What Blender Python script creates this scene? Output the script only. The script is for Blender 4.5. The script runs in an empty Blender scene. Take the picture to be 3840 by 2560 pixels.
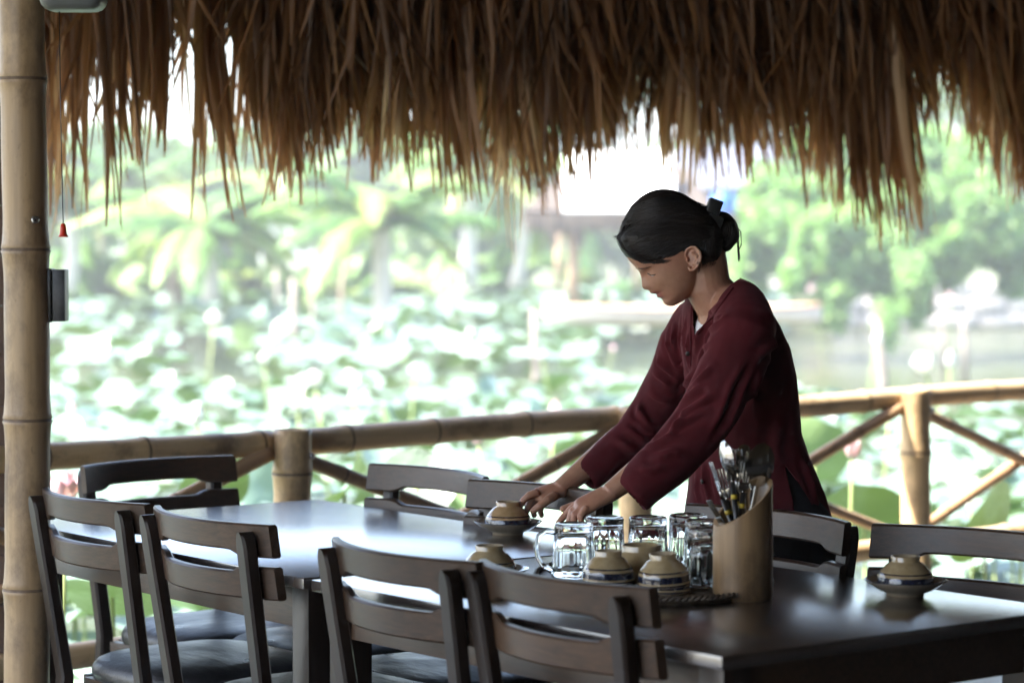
import bpy, bmesh, math, random
import numpy as np
from mathutils import Vector, Matrix, Euler, noise as mnoise
from math import sin, cos, pi, radians as R, atan, atan2, sqrt, exp
S = bpy.context.scene
COL = S.collection

# ------------------------------------------------------------------ camera, world, sun, exposure
FPX, HZ, CAMH = 9600.0, 900.0, 1.39
PITCH = atan((1280 - HZ) / FPX)
cam_d = bpy.data.cameras.new('camera'); cam = bpy.data.objects.new('camera', cam_d); COL.objects.link(cam)
cam.location = (0, 0, CAMH); cam.rotation_euler = (pi / 2 - PITCH, 0, 0)
cam_d.sensor_width = 36; cam_d.lens = 36 * FPX / 3840; cam_d.clip_end = 1000
cam_d.dof.use_dof = True; cam_d.dof.focus_distance = 5.2; cam_d.dof.aperture_fstop = 3.3
S.camera = cam
SUN_EL, SUN_AZ = R(55), R(-105)     # azimuth from +Y towards +X: high, to the left and a little behind the lens
w_ = bpy.data.worlds.new('World'); S.world = w_; w_.use_nodes = True
nt = w_.node_tree; bg = nt.nodes['Background']; sk = nt.nodes.new('ShaderNodeTexSky'); sk.sky_type = 'NISHITA'
sk.sun_disc = False; sk.sun_elevation = SUN_EL; sk.sun_rotation = SUN_AZ; sk.dust_density = 2.5; sk.air_density = 1.0
nt.links.new(sk.outputs[0], bg.inputs[0]); bg.inputs[1].default_value = 0.15
sl = bpy.data.lights.new('sun', 'SUN'); so = bpy.data.objects.new('sun', sl); COL.objects.link(so)
sl.energy = 4.5; sl.angle = R(0.5); sl.color = (1.0, 0.95, 0.87)
sd = Vector((sin(SUN_AZ) * cos(SUN_EL), cos(SUN_AZ) * cos(SUN_EL), sin(SUN_EL)))
so.rotation_euler = sd.to_track_quat('Z', 'Y').to_euler()
S.view_settings.view_transform = 'Standard'; S.view_settings.look = 'None'
S.view_settings.exposure = 2.55; S.view_settings.gamma = 1; S.view_settings.use_curve_mapping = False
S.render.engine = 'CYCLES'; S.cycles.max_bounces = 8; S.cycles.transparent_max_bounces = 8
S.cycles.caustics_reflective = False; S.cycles.caustics_refractive = False
S.cycles.sample_clamp_indirect = 6

# ------------------------------------------------------------------ helpers
CAM = Vector((0, 0, CAMH)); CF = Vector((0, cos(PITCH), -sin(PITCH))); CU = Vector((0, sin(PITCH), cos(PITCH)))
def ray(px, py): return CF + Vector((1, 0, 0)) * ((px - 1920) / FPX) - CU * ((py - 1280) / FPX)
def at(px, py, Y): r = ray(px, py); return CAM + r * (Y / r.y)          # a place seen at px,py, Y metres away
def atz(px, py, z): r = ray(px, py); return CAM + r * ((z - CAMH) / r.z)  # a place seen at px,py, at height z
rnd = random.Random(7)
def tag(o, label=None, cat=None, group=None, kind=None):
    if label: o['label'] = label
    if cat: o['category'] = cat
    if group: o['group'] = group
    if kind: o['kind'] = kind
    return o
def empty(name, loc=(0, 0, 0), rz=0):
    o = bpy.data.objects.new(name, None); COL.objects.link(o); o.location = loc; o.rotation_euler = (0, 0, rz)
    o.empty_display_size = .05; return o
def link(name, me, parent=None, mats=None, smooth=True, loc=None):
    o = bpy.data.objects.new(name, me); COL.objects.link(o)
    if mats and not me.materials:
        for m in (mats if isinstance(mats, (list, tuple)) else [mats]): me.materials.append(m)
    if smooth: me.polygons.foreach_set('use_smooth', [True] * len(me.polygons))
    if parent: o.parent = parent
    if loc is not None: o.location = loc
    return o
def mesh_bm(bm, name='m'):
    me = bpy.data.meshes.new(name); bmesh.ops.recalc_face_normals(bm, faces=bm.faces); bm.to_mesh(me); bm.free(); return me
def mesh_py(v, f, name='m'):
    me = bpy.data.meshes.new(name); me.from_pydata([tuple(x) for x in v], [], f); me.update(); return me
def copy_tree(o, parent=None):
    c = o.copy(); COL.objects.link(c); c.parent = parent
    for ch in list(o.children): copy_tree(ch, c)
    return c
def flat_sharp(me, ang=35):
    me.polygons.foreach_set('use_smooth', [True] * len(me.polygons)); me.set_sharp_from_angle(angle=R(ang))
def bevel_box(bm, c, s, rot=None, bev=.003, seg=2):
    g = bmesh.ops.create_cube(bm, size=1)['verts']
    for v in g: v.co = Vector((v.co.x * s[0], v.co.y * s[1], v.co.z * s[2]))
    es = list({e for v in g for e in v.link_edges})
    if bev:
        r = bmesh.ops.bevel(bm, geom=es, offset=bev, segments=seg, affect='EDGES', profile=.6)
        g = list({v for f in r['faces'] for v in f.verts} | {v for v in g if v.is_valid})
    M = Matrix.Translation(c) @ (rot.to_4x4() if rot else Matrix())
    for v in g: v.co = M @ v.co
    return g
def tube(bm, pts, rad, seg=10, cap=True, flat=None):
    """sweep a circle (or ellipse: flat=(ratio, normal)) along pts"""
    pts = [Vector(p) for p in pts]; n = len(pts); rings = []
    if not hasattr(rad, '__len__'): rad = [rad] * n
    prev = None
    for i, p in enumerate(pts):
        t = (pts[min(i + 1, n - 1)] - pts[max(i - 1, 0)]).normalized()
        if prev is None:
            a = Vector((0, 0, 1)) if abs(t.z) < .9 else Vector((1, 0, 0))
            u = t.cross(a).normalized()
        else: u = (prev - t * prev.dot(t)).normalized()
        prev = u; v = t.cross(u)
        rings.append([bm.verts.new(p + (u * cos(k * 2 * pi / seg) + v * sin(k * 2 * pi / seg)) * rad[i]) for k in range(seg)])
    for a, b in zip(rings, rings[1:]):
        for k in range(seg): bm.faces.new((a[k], a[(k + 1) % seg], b[(k + 1) % seg], b[k]))
    if cap:
        bm.faces.new(rings[0][::-1]); bm.faces.new(rings[-1])
    return rings
def lathe(bm, prof, seg=32, mi=None):
    """profile list of (r, z) ; closed at axis when r==0"""
    rows = []
    for r, z in prof:
        if r < 1e-6: rows.append([bm.verts.new((0, 0, z))])
        else: rows.append([bm.verts.new((r * cos(2 * pi * k / seg), r * sin(2 * pi * k / seg), z)) for k in range(seg)])
    for i, (a, b) in enumerate(zip(rows, rows[1:])):
        for k in range(seg):
            k2 = (k + 1) % seg
            if len(a) == 1 and len(b) == 1: continue
            if len(a) == 1: f = bm.faces.new((a[0], b[k], b[k2]))
            elif len(b) == 1: f = bm.faces.new((a[k], a[k2], b[0]))
            else: f = bm.faces.new((a[k], a[k2], b[k2], b[k]))
            if mi: f.material_index = mi[i]
    return rows

# ------------------------------------------------------------------ materials
def new_mat(name):
    m = bpy.data.materials.new(name); m.use_nodes = True; n = m.node_tree.nodes
    return m, m.node_tree, n['Principled BSDF'], n['Material Output']
def ramp(nt, stops, fac):
    r = nt.nodes.new('ShaderNodeValToRGB'); el = r.color_ramp.elements
    while len(el) < len(stops): el.new(0.5)
    for e, (p, c) in zip(el, stops): e.position = p; e.color = (*c, 1)
    nt.links.new(fac, r.inputs[0]); return r.outputs[0]
def tex_noise(nt, scale, stretch=(1, 1, 1), detail=4, rough=.6, coord='Object', dist=0):
    tc = nt.nodes.new('ShaderNodeTexCoord'); mp = nt.nodes.new('ShaderNodeMapping'); mp.inputs['Scale'].default_value = stretch
    nz = nt.nodes.new('ShaderNodeTexNoise'); nz.inputs['Scale'].default_value = scale; nz.inputs['Detail'].default_value = detail
    nz.inputs['Roughness'].default_value = rough; nz.inputs['Distortion'].default_value = dist
    nt.links.new(tc.outputs[coord], mp.inputs[0]); nt.links.new(mp.outputs[0], nz.inputs[0]); return nz.outputs[0]
def bump(nt, b, h, strength=.3, dist=.002):
    bp = nt.nodes.new('ShaderNodeBump'); bp.inputs['Strength'].default_value = strength; bp.inputs['Distance'].default_value = dist
    nt.links.new(h, bp.inputs['Height']); nt.links.new(bp.outputs[0], b.inputs['Normal']); return bp
def mix_col(nt, a, b, fac, mode='MIX'):
    m = nt.nodes.new('ShaderNodeMix'); m.data_type = 'RGBA'; m.blend_type = mode
    for s, v in ((m.inputs[0], fac), (m.inputs[6], a), (m.inputs[7], b)):
        if hasattr(v, 'is_linked'): nt.links.new(v, s)
        else: s.default_value = v if not hasattr(v, '__len__') else (*v[:3], 1)
    return m.outputs[2]
def math_n(nt, op, a, b=0.0, clamp=False):
    m = nt.nodes.new('ShaderNodeMath'); m.operation = op; m.use_clamp = clamp
    for s, v in ((m.inputs[0], a), (m.inputs[1], b)):
        if hasattr(v, 'is_linked'): nt.links.new(v, s)
        else: s.default_value = v
    return m.outputs[0]
def simple(name, c1, c2, scale=30, stretch=(1, 1, 1), rough=.5, bmp=0, bd=.002, metal=0, spec=.5, detail=4, coord='Object', ro=None, dist=0):
    m, nt, b, o = new_mat(name)
    nz = tex_noise(nt, scale, stretch, detail, coord=coord, dist=dist)
    nt.links.new(ramp(nt, [(.3, c1), (.7, c2)], nz), b.inputs['Base Color'])
    b.inputs['Roughness'].default_value = rough; b.inputs['Metallic'].default_value = metal
    b.inputs['Specular IOR Level'].default_value = spec
    if bmp: bump(nt, b, nz, bmp, bd)
    if ro:
        n2 = tex_noise(nt, ro[0], stretch, 3); mr = nt.nodes.new('ShaderNodeMapRange')
        nt.links.new(n2, mr.inputs[0]); mr.inputs[3].default_value = ro[1]; mr.inputs[4].default_value = ro[2]
        mr.inputs[1].default_value = .3; mr.inputs[2].default_value = .7
        nt.links.new(mr.outputs[0], b.inputs['Roughness'])
    return m
def wood_mat(name, dark, light, stretch, rough=(.3, .45), scale=9, spec=.5):
    m, nt, b, o = new_mat(name)
    g = tex_noise(nt, scale, stretch, 6, .65, dist=.4)
    g2 = tex_noise(nt, scale * 5, stretch, 3, .6)
    pat = tex_noise(nt, 3, (1, 1, 1), 3)
    oi = nt.nodes.new('ShaderNodeObjectInfo')
    for k_, mp_ in enumerate([n for n in nt.nodes if n.type == 'MAPPING']):      # every piece of wood has its own grain
        vm = nt.nodes.new('ShaderNodeVectorMath'); vm.operation = 'SCALE'; vm.inputs[0].default_value = (37, 51, 23); nt.links.new(oi.outputs['Random'], vm.inputs['Scale']); nt.links.new(vm.outputs[0], mp_.inputs['Location'])
    c = ramp(nt, [(.3, dark), (.72, light)], g)
    c = mix_col(nt, c, tuple(x * .55 for x in dark), math_n(nt, 'MULTIPLY', ramp(nt, [(.5, (0, 0, 0)), (.75, (1, 1, 1))], g2), .55))
    c = mix_col(nt, c, tuple(x * 1.5 for x in light), math_n(nt, 'MULTIPLY', ramp(nt, [(.45, (0, 0, 0)), (.8, (1, 1, 1))], pat), .5))
    tone = math_n(nt, 'ADD', math_n(nt, 'MULTIPLY', oi.outputs['Random'], .5), .75); cmb = nt.nodes.new('ShaderNodeCombineColor')
    for q_ in range(3): nt.links.new(tone, cmb.inputs[q_])
    c = mix_col(nt, c, cmb.outputs[0], 1.0, 'MULTIPLY')
    nt.links.new(c, b.inputs['Base Color'])
    mr = nt.nodes.new('ShaderNodeMapRange'); nt.links.new(g, mr.inputs[0]); mr.inputs[3].default_value = rough[0]; mr.inputs[4].default_value = rough[1]
    nt.links.new(mr.outputs[0], b.inputs['Roughness']); b.inputs['Specular IOR Level'].default_value = spec
    bump(nt, b, g2, .12, .0015)
    return m
M_wood_h = wood_mat('dark_wood_rail', (.016, .0088, .0047), (.068, .037, .020), (1, 12, 12))
M_wood_v = wood_mat('dark_wood_post', (.005, .003, .002), (.024, .011, .0055), (14, 14, 1), (.3, .45))  # same wood darker than the rails: the posts' shade put into the colour
M_table = wood_mat('dark_wood_table', (.018, .012, .010), (.055, .036, .028), (1.2, 18, 18), (.15, .32), 4)
M_table.node_tree.nodes['Principled BSDF'].inputs['IOR'].default_value = 2.1
M_table.node_tree.nodes['Principled BSDF'].inputs['Coat Weight'].default_value = 1.0; M_table.node_tree.nodes['Principled BSDF'].inputs['Coat Roughness'].default_value = .24
M_leather = simple('black_leather', (.012, .012, .014), (.03, .03, .034), 14, rough=.36, ro=(6, .27, .46))
def _leather():
    nt = M_leather.node_tree; b = nt.nodes['Principled BSDF']
    vo = nt.nodes.new('ShaderNodeTexVoronoi'); vo.inputs['Scale'].default_value = 230
    tc = nt.nodes.new('ShaderNodeTexCoord'); nt.links.new(tc.outputs['Object'], vo.inputs[0])
    b1 = bump(nt, b, vo.outputs[0], .35, .0012)
    wr = tex_noise(nt, 9, (1, 3, 1), 3); b2 = nt.nodes.new('ShaderNodeBump'); b2.inputs['Strength'].default_value = .5; b2.inputs['Distance'].default_value = .006
    nt.links.new(wr, b2.inputs['Height']); nt.links.new(b2.outputs[0], b1.inputs['Normal'])
_leather()
def bamboo_mat(name, lo, hi, stain=(.12, .07, .04), rough=.45):
    m, nt, b, o = new_mat(name)
    g = tex_noise(nt, 5, (9, 9, .6), 5, .6); s = tex_noise(nt, 7, (1.2, 1.2, .7), 6, .7)
    sp = tex_noise(nt, 55, (1, 1, .5), 4, .7)
    c = ramp(nt, [(.25, lo), (.75, hi)], g)
    c = mix_col(nt, c, stain, math_n(nt, 'MULTIPLY', ramp(nt, [(.48, (0, 0, 0)), (.70, (1, 1, 1))], s), .85))
    c = mix_col(nt, c, stain, math_n(nt, 'MULTIPLY', ramp(nt, [(.62, (0, 0, 0)), (.75, (1, 1, 1))], sp), .5))
    nt.links.new(c, b.inputs['Base Color']); b.inputs['Roughness'].default_value = rough
    bump(nt, b, g, .15, .002); return m
M_bamboo = bamboo_mat('bamboo', (.54, .36, .18), (.76, .56, .31))
M_bamboo_d = bamboo_mat('bamboo_brown', (.38, .23, .12), (.56, .37, .21))
M_node = simple('bamboo_node', (.10, .06, .035), (.2, .13, .08), 60, rough=.6)
M_metal = simple('galvanised_screw', (.5, .5, .5), (.6, .6, .6), 80, rough=.3, metal=1)
M_steel = simple('stainless_steel', (.34, .33, .32), (.44, .43, .41), 40, rough=.16, metal=1)
M_black = simple('black_plastic', (.012, .012, .012), (.02, .02, .02), 60, rough=.3)

def bamboo(name, p0, p1, r, spacing, m, parent=None, off=.1, seg=20, r2=None, bow=0, jit=.15):
    p0 = Vector(p0); p1 = Vector(p1); L = (p1 - p0).length; r2 = r2 or r; bm = bmesh.new()
    prof = [(0, 0, 0), (r * .8, 0, 0)]; z = off; pr = random.Random(int(L * 1000) + int(p0.x * 77))
    marks = []
    while z < L - .02: marks.append(z); z += spacing * pr.uniform(1 - jit, 1 + jit)
    out = [(r, 0.0, 0)]
    for i in range(int(L / .03)):
        zz = (i + 1) * .03
        if zz < L - .01 and all(abs(zz - q) > .02 for q in marks): out.append((None, zz, 0))
    for q in marks: out += [(None, q - .012, 0), (1.05, q - .0035, 1), (.985, q - .0005, 1), (1.035, q + .003, 0), (None, q + .014, 0)]
    out.append((None, L, 0)); out.sort(key=lambda t: t[1])
    P, mi = [(0, 0)], [0]
    for k, (rr, zz, m_i) in enumerate(out):
        base = r + (r2 - r) * zz / L
        near = min([abs(zz - q) for q in marks] + [1])
        base *= 1 + .055 * exp(-(near / .030) ** 2) - .02 * exp(-((near - .07) / .04) ** 2)
        if rr is None or k == 0: rr = 1
        P.append((base * rr, zz)); mi.append(m_i)
    P.append((base * .75, L)); mi.append(0); P.append((base * .7, L - .02)); mi.append(1); P.append((0, L - .02)); mi.append(1)
    lathe(bm, P, seg, mi)
    ph = pr.uniform(0, 6)
    for v in bm.verts:
        d = bow * sin(pi * v.co.z / L) + .004 * sin(v.co.z * 3.1 + ph)
        v.co.x += d; v.co.y += .003 * sin(v.co.z * 2.3 + ph)
    me = mesh_bm(bm, name); o = link(name, me, parent, [m, M_node])
    q = (p1 - p0).to_track_quat('Z', 'X')
    o.matrix_basis = Matrix.Translation(p0) @ q.to_matrix().to_4x4()
    return o

# table / rail axes
TH = -0.9235
E1 = Vector((cos(TH), sin(TH), 0)); W1 = Vector((E1.y, -E1.x, 0))      # long way (right, nearer) and short way (left, nearer)

# ------------------------------------------------------------------ setting
WATER_Z = -.9
def sheet(name, x0, x1, y0, y1, z, m, nx=1, ny=1):
    v = [(x0 + (x1 - x0) * i / nx, y0 + (y1 - y0) * j / ny, z) for j in range(ny + 1) for i in range(nx + 1)]
    f = [(j * (nx + 1) + i, j * (nx + 1) + i + 1, (j + 1) * (nx + 1) + i + 1, (j + 1) * (nx + 1) + i) for j in range(ny) for i in range(nx)]
    return tag(link(name, mesh_py(v, f), None, m, smooth=False), kind='structure')
M_water, nt, b, _ = new_mat('pond_water'); b.inputs['Base Color'].default_value = (.06, .07, .03, 1); b.inputs['Roughness'].default_value = .16
wn = tex_noise(nt, 3.2, (1, .5, 1), 4); bump(nt, b, wn, .5, .08)
M_earth = simple('bank_earth', (.10, .09, .05), (.16, .15, .09), 1.5, rough=.9, bmp=.4, bd=.1)
sheet('ground', -370, 370, -90, 850, -1.6, M_earth)
sheet('water', -120, 140, 4.0, 92, WATER_Z, M_water)
# rail line
RA, RB = atz(170, 1668, .88), atz(3840, 1432, .88)
RD = (RB - RA); RD.z = 0; RD.normalize(); RN = Vector((-RD.y, RD.x, 0))     # RN points out over the pond
def rail_at(px):       # point on the rail line seen at column px
    k = (px - 1920) / FPX; t = (k * RA.y - RA.x) / (RD.x - k * RD.y); p = RA + RD * t; p.z = 0; return p
M_floor = simple('floor_tile', (.09, .088, .083), (.15, .146, .138), 3, rough=.35, bmp=.05, ro=(2, .25, .5))
a_, b_ = RA - RD * 6 + RN * .14, RA + RD * 11 + RN * .14
fl = [(a_.x, a_.y), (b_.x, b_.y), (b_.x + RN.x * -14, b_.y - RN.y * 14), (a_.x - RN.x * 14, a_.y - RN.y * 14)]
tag(link('floor', mesh_py([(x, y, 0) for x, y in fl] + [(x, y, -.12) for x, y in fl],
     [(0, 3, 2, 1), (4, 5, 6, 7), (0, 1, 5, 4), (1, 2, 6, 5), (2, 3, 7, 6), (3, 0, 4, 7)]), None, M_floor, smooth=False), kind='structure')

# ------------------------------------------------------------------ bamboo railing
rail = empty('bamboo_railing', (RA.x, RA.y, 0)); tag(rail, 'bamboo railing with crossed braces between the tables and the lotus pond', 'railing')
def loc(p): return Vector(p) - Vector((RA.x, RA.y, 0))
def rp(t, z, n=0): p = RA + RD * t + RN * n; return loc((p.x, p.y, z))
def tt(px): return (rail_at(px) - Vector((RA.x, RA.y, 0))).length * (1 if px > 170 else -1)
posts = [tt(1085 - 40), tt(2372 - 40), tt(3432 - 40)]
sp = (posts[2] - posts[0]) / 2; posts = [posts[0] - sp * .97] + posts + [posts[2] + sp]
bamboo('rail', rp(-1.2, .845, .01), rp(posts[1] - .02, .848, .01), .033, .33, M_bamboo, rail, off=.16, r2=.036)
bamboo('rail', rp(posts[1] + .02, .845, .01), rp(posts[4] + .4, .85, .01), .037, .36, M_bamboo, rail, off=.22)
bamboo('rail', rp(-1.2, .34, .01), rp(posts[2], .34, .01), .034, .33, M_bamboo, rail, off=.1)
bamboo('rail', rp(posts[2] + .02, .34, .01), rp(posts[4] + .4, .34, .01), .036, .33, M_bamboo, rail, off=.2)
for i, t in enumerate(posts[1:]):
    bamboo('post', rp(t, -.9, -.055), rp(t, .885, -.055), .051, .45, M_bamboo, rail, off=.28)
    bm = bmesh.new(); tube(bm, [rp(t + .03, .815, -.108), rp(t + .03, .815, -.095)], .008, 8); link('screw', mesh_bm(bm), rail, M_metal)
for a, b2 in zip(posts, posts[1:]):
    bamboo('brace', rp(a + .05, .80, -.035), rp(b2 - .05, .38, -.035), .021, .4, M_bamboo_d, rail, off=.15, seg=12, r2=.018)
    bamboo('brace', rp(a + .05, .38, .0), rp(b2 - .05, .82, -.02), .019, .4, M_bamboo_d, rail, off=.2, seg=12, r2=.022)

# ------------------------------------------------------------------ tall bamboo post, far left, with the things fixed to it
PP = at(92, 900, 5.62)
M_pole = bamboo_mat('weathered_bamboo', (.31, .20, .10), (.50, .345, .19), (.11, .065, .035), .42)
pole = empty('bamboo_column', (PP.x, PP.y, 0)); tag(pole, 'thick tall bamboo column at the left edge of the picture', 'column')
bamboo('culm', (0, 0, -.9), (0, 0, 2.9), .0497, .373, M_pole, pole, off=.031, jit=.004, seg=28)
bm = bmesh.new(); tube(bm, [(.033, -.056, 1.434), (.033, -.040, 1.434)], .008, 8); link('screw', mesh_bm(bm), pole, M_metal)
bm = bmesh.new(); tube(bm, [(.033, -.060, 1.434), (.033, -.054, 1.434)], .004, 8); link('screw', mesh_bm(bm), pole, M_black)
# plate box on the column
d0 = PP.y + .02
c = at(212, 1107, d0)
bx = bmesh.new(); bevel_box(bx, (0, 0, 0), (.0275, .05, .114), bev=.002)
o = link('bracket_box', mesh_bm(bx), None, simple('dark_metal_box', (.02, .02, .022), (.07, .07, .075), 22, rough=.4, metal=.3)); o.location = c + Vector((.009, 0, 0))
bm = bmesh.new(); bevel_box(bm, (0, 0, 0), (.011, .054, .118), bev=.002); e = link('side_flange', mesh_bm(bm), o, M_black); e.location = (-.021, 0, 0)
flat_sharp(o.data); tag(o, 'small black metal box fixed to the right side of the bamboo column', 'metal box')
# fan housing with pull cord at the top
fan = empty('wall_fan', at(275, -60, d0 - .15)); tag(fan, 'grey wall fan housing cut off by the top edge beside the bamboo column', 'fan')
bm = bmesh.new(); bevel_box(bm, (0, 0, 0), (.137, .11, .118), bev=.034, seg=5); link('housing', mesh_bm(bm), fan, simple('grey_plastic', (.10, .11, .11), (.14, .15, .15), 5, rough=.4))
bm = bmesh.new(); tube(bm, [(0, .06, 0), (-.05, .14, .02), (PP.x - fan.location.x, PP.y - fan.location.y - .04, .05)], .012, 8); link('bracket', mesh_bm(bm), fan, M_black)
k1 = at(222, 40, d0 - .15) - fan.location; k2 = at(237, 838, d0 - .15) - fan.location
bm = bmesh.new(); tube(bm, [k1, k1 * .5 + k2 * .5 + Vector((-.001, 0, 0)), k2], .0011, 6); link('pull_cord', mesh_bm(bm), fan, M_black)
bm = bmesh.new(); lathe(bm, [(0, 0), (.003, 0), (.0055, -.003), (.0068, -.012), (.0075, -.022), (.0105, -.027), (.0105, -.029), (.006, -.029), (.0, -.027)], 16)
mk = simple('red_plastic', (.75, .03, .005), (.8, .05, .01), 30, rough=.35); mk.node_tree.nodes['Principled BSDF'].inputs['Transmission Weight'].default_value = .3
o = link('cord_knob', mesh_bm(bm), fan, mk); o.location = k2; o['label'] = 'small red bell-shaped pull knob'

# dark plank screen beyond the column, only its edge in view
scr = empty('plank_screen', tuple(at(-60, 900, 6.3).xy) + (0,)); tag(scr, 'dark wooden plank screen showing as a sliver left of the bamboo column', 'screen')
M_scr = simple('dark_screen_wood', (.06, .03, .018), (.12, .065, .04), 8, (1, 1, 6), rough=.7)
bm = bmesh.new(); bevel_box(bm, (0, 0, 0), (.17, .03, .1222), bev=.003); mp = mesh_bm(bm)
for i in range(22): o = link('plank', mp, scr, M_scr, smooth=False); o.location = (-.03 + .002 * (i % 3), 0, .06 + i * .123)

# ------------------------------------------------------------------ tables
def make_table(corner, e, L, Wd, label):
    wv = Vector((e.y, -e.x, 0)); t = empty('dining_table', corner, atan2(e.y, e.x)); tag(t, label, 'table', 'dark wooden dining tables set end to end')
    # local x = e, local y = -w   => table occupies x 0..L, y -Wd..0  (w = -y local)
    bm = bmesh.new(); bevel_box(bm, (L / 2, -Wd / 2, .739), (L - .004, Wd, .022), bev=.003); me = mesh_bm(bm); flat_sharp(me, 25)
    o = link('tabletop', me, t, M_table, smooth=False)
    for cx, cy, sx, sy in ((L / 2, -.045, L - .17, .02), (L / 2, -Wd + .045, L - .17, .02), (.045, -Wd / 2, .02, Wd - .17), (L - .045, -Wd / 2, .02, Wd - .17)):
        bm = bmesh.new(); bevel_box(bm, (cx, cy, .685), (sx, sy, .083), bev=.002); me = mesh_bm(bm); flat_sharp(me, 25); link('apron', me, t, M_wood_h, smooth=False)
    for cx in (.055, L - .055):
        for cy in (-.055, -Wd + .055):
            bm = bmesh.new(); bevel_box(bm, (cx, cy, .3635), (.058, .058, .727), bev=.003); me = mesh_bm(bm); flat_sharp(me, 25); link('leg', me, t, M_wood_v, smooth=False)
    return t
TB = atz(1191, 1871, .75); TB.z = 0
TW = .825
T1 = make_table(TB, E1, 1.235, TW, 'far dark wooden table under the bowl the woman sets down, nearest the railing')
th2 = TH + .02; E2 = Vector((cos(th2), sin(th2), 0))
TC = TB + E1 * 1.240
T2 = make_table(TC, E2, 1.14, TW, 'near dark wooden table carrying the tray of glasses and the bamboo holder')

# ------------------------------------------------------------------ chairs
HW, SAG = .225, .058
def lean(z): return (.85 - z) * .15
def rail_mesh(z0b, z1b, cut_bottom, cut_top):
    n = 28; V = []; F = []; th = .010
    def ss(x):   # 1 in the middle, 0 at the ends
        a = (HW * .70 - abs(x)) / .035; a = max(0, min(1, a)); return a * a * (3 - 2 * a)
    rows = []
    for i in range(n + 1):
        x = -HW + 2 * HW * i / n; s = ss(x)
        zb = z0b + cut_bottom * s; zt = z1b - cut_top * s
        yc = -SAG * (1 - (x / HW) ** 2); rr = []
        b = .004
        for (z, dy) in ((zb, -th + b), (zb + b, -th), (zt - b, -th), (zt, -th + b), (zt, th - b), (zt - b, th), (zb + b, th), (zb, th - b)):
            V.append((x, yc + dy + lean(z), z)); rr.append(len(V) - 1)
        rows.append(rr)
    for a, b in zip(rows, rows[1:]):
        for k in range(8): F.append((a[k], b[k], b[(k + 1) % 8], a[(k + 1) % 8]))
    F.append(tuple(rows[0])); F.append(tuple(rows[-1][::-1]))
    me = mesh_py(V, F); flat_sharp(me, 28); return me
def post_mesh(sx):
    bm = bmesh.new(); rings = []
    yb = lean(.44)
    def path(z):
        x = .192 - .016 * max(0, (.85 - z) / .4) if z > .44 else .176
        off = -SAG * .32 - .010 - .0145
        y = lean(z) + off if z > .44 else yb + off - .075 * ((.44 - z) / .44) ** 1.3
        return sx * x, y
    zs = [0, .1, .2, .3, .38, .44, .5, .6, .7, .78, .805, .82, .83, .836]
    for z in zs:
        x, y = path(z); k = 1.0 if z < .8 else sqrt(max(.04, 1 - ((z - .8) / .037) ** 2))
        hw, hd = .018 * (k if z > .8 else 1), .0150
        if z > .8: hw = .018 * k; y += .0
        if z < .4: hd = .017
        c = .005; ring = []
        for (u, v) in ((-hw + c * k, -hd), (hw - c * k, -hd), (hw, -hd + c), (hw, hd - c), (hw - c * k, hd), (-hw + c * k, hd), (-hw, hd - c), (-hw, -hd + c)):
            ring.append(bm.verts.new((x + u, y + v, z)))
        rings.append(ring)
    for a, b in zip(rings, rings[1:]):
        for k in range(8): bm.faces.new((a[k], a[(k + 1) % 8], b[(k + 1) % 8], b[k]))
    bm.faces.new(rings[0][::-1]); bm.faces.new(rings[-1])
    me = mesh_bm(bm); flat_sharp(me, 28); return me
def cushion_mesh():
    bm = bmesh.new(); n = 56; rings = []
    def outline(a, s):
        c, q = cos(a), sin(a); p = 3.4
        k = (abs(c) ** p + abs(q) ** p) ** (-1 / p)
        x, y = .222 * k * c, .215 * k * q
        x *= 1 + .06 * (y / .215)
        return x * s, y * s + .262
    for s, z in ((.93, .432), (.985, .436), (1.0, .446), (1.0, .456), (.985, .466), (.95, .475), (.88, .482), (.75, .4875), (.55, .491), (.3, .493)):
        ring = []
        for k in range(n):
            x, y = outline(2 * pi * k / n, s)
            ring.append(bm.verts.new((x, y, z + (.002 * mnoise.noise(Vector((x * 14, y * 14, 3))) if z > .46 else 0))))
        rings.append(ring)
    for a, b in zip(rings, rings[1:]):
        for k in range(n): bm.faces.new((a[k], a[(k + 1) % n], b[(k + 1) % n], b[k]))
    bm.faces.new(rings[0][::-1])
    c = bm.verts.new((0, .262, .4935))
    for k in range(n): bm.faces.new((rings[-1][k], rings[-1][(k + 1) % n], c))
    return mesh_bm(bm)
def make_chair():
    t = empty('dining_chair')
    link('top_rail', rail_mesh(.785, .85, .012, 0), t, M_wood_h, smooth=False)
    link('lower_rail', rail_mesh(.703, .768, 0, .013), t, M_wood_h, smooth=False)
    for s in (-1, 1): link('rear_leg', post_mesh(s), t, M_wood_v, smooth=False)
    link('seat_cushion', cushion_mesh(), t, M_leather)
    for c, s in (((0, .07, .412), (.33, .022, .045)), ((0, .455, .412), (.36, .022, .045)), ((-.19, .262, .412), (.022, .37, .045)), ((.19, .262, .412), (.022, .37, .045))):
        bm = bmesh.new(); bevel_box(bm, c, s, bev=.002); me = mesh_bm(bm); flat_sharp(me); link('seat_frame', me, t, M_wood_h, smooth=False)
    for s in (-1, 1):
        bm = bmesh.new(); rr = tube(bm, [(s * .19, .455, 0), (s * .19, .455, .2), (s * .19, .455, .389)], [.019, .023, .026], 4)
        me = mesh_bm(bm); flat_sharp(me); link('front_leg', me, t, M_wood_v, smooth=False)
        bm = bmesh.new(); bevel_box(bm, (s * .183, .245, .17), (.018, .39, .026), bev=.002); me = mesh_bm(bm); flat_sharp(me); link('stretcher', me, t, M_wood_v, smooth=False)
    return t
chair0 = make_chair()
CG = 'dining chairs round the tables'
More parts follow.
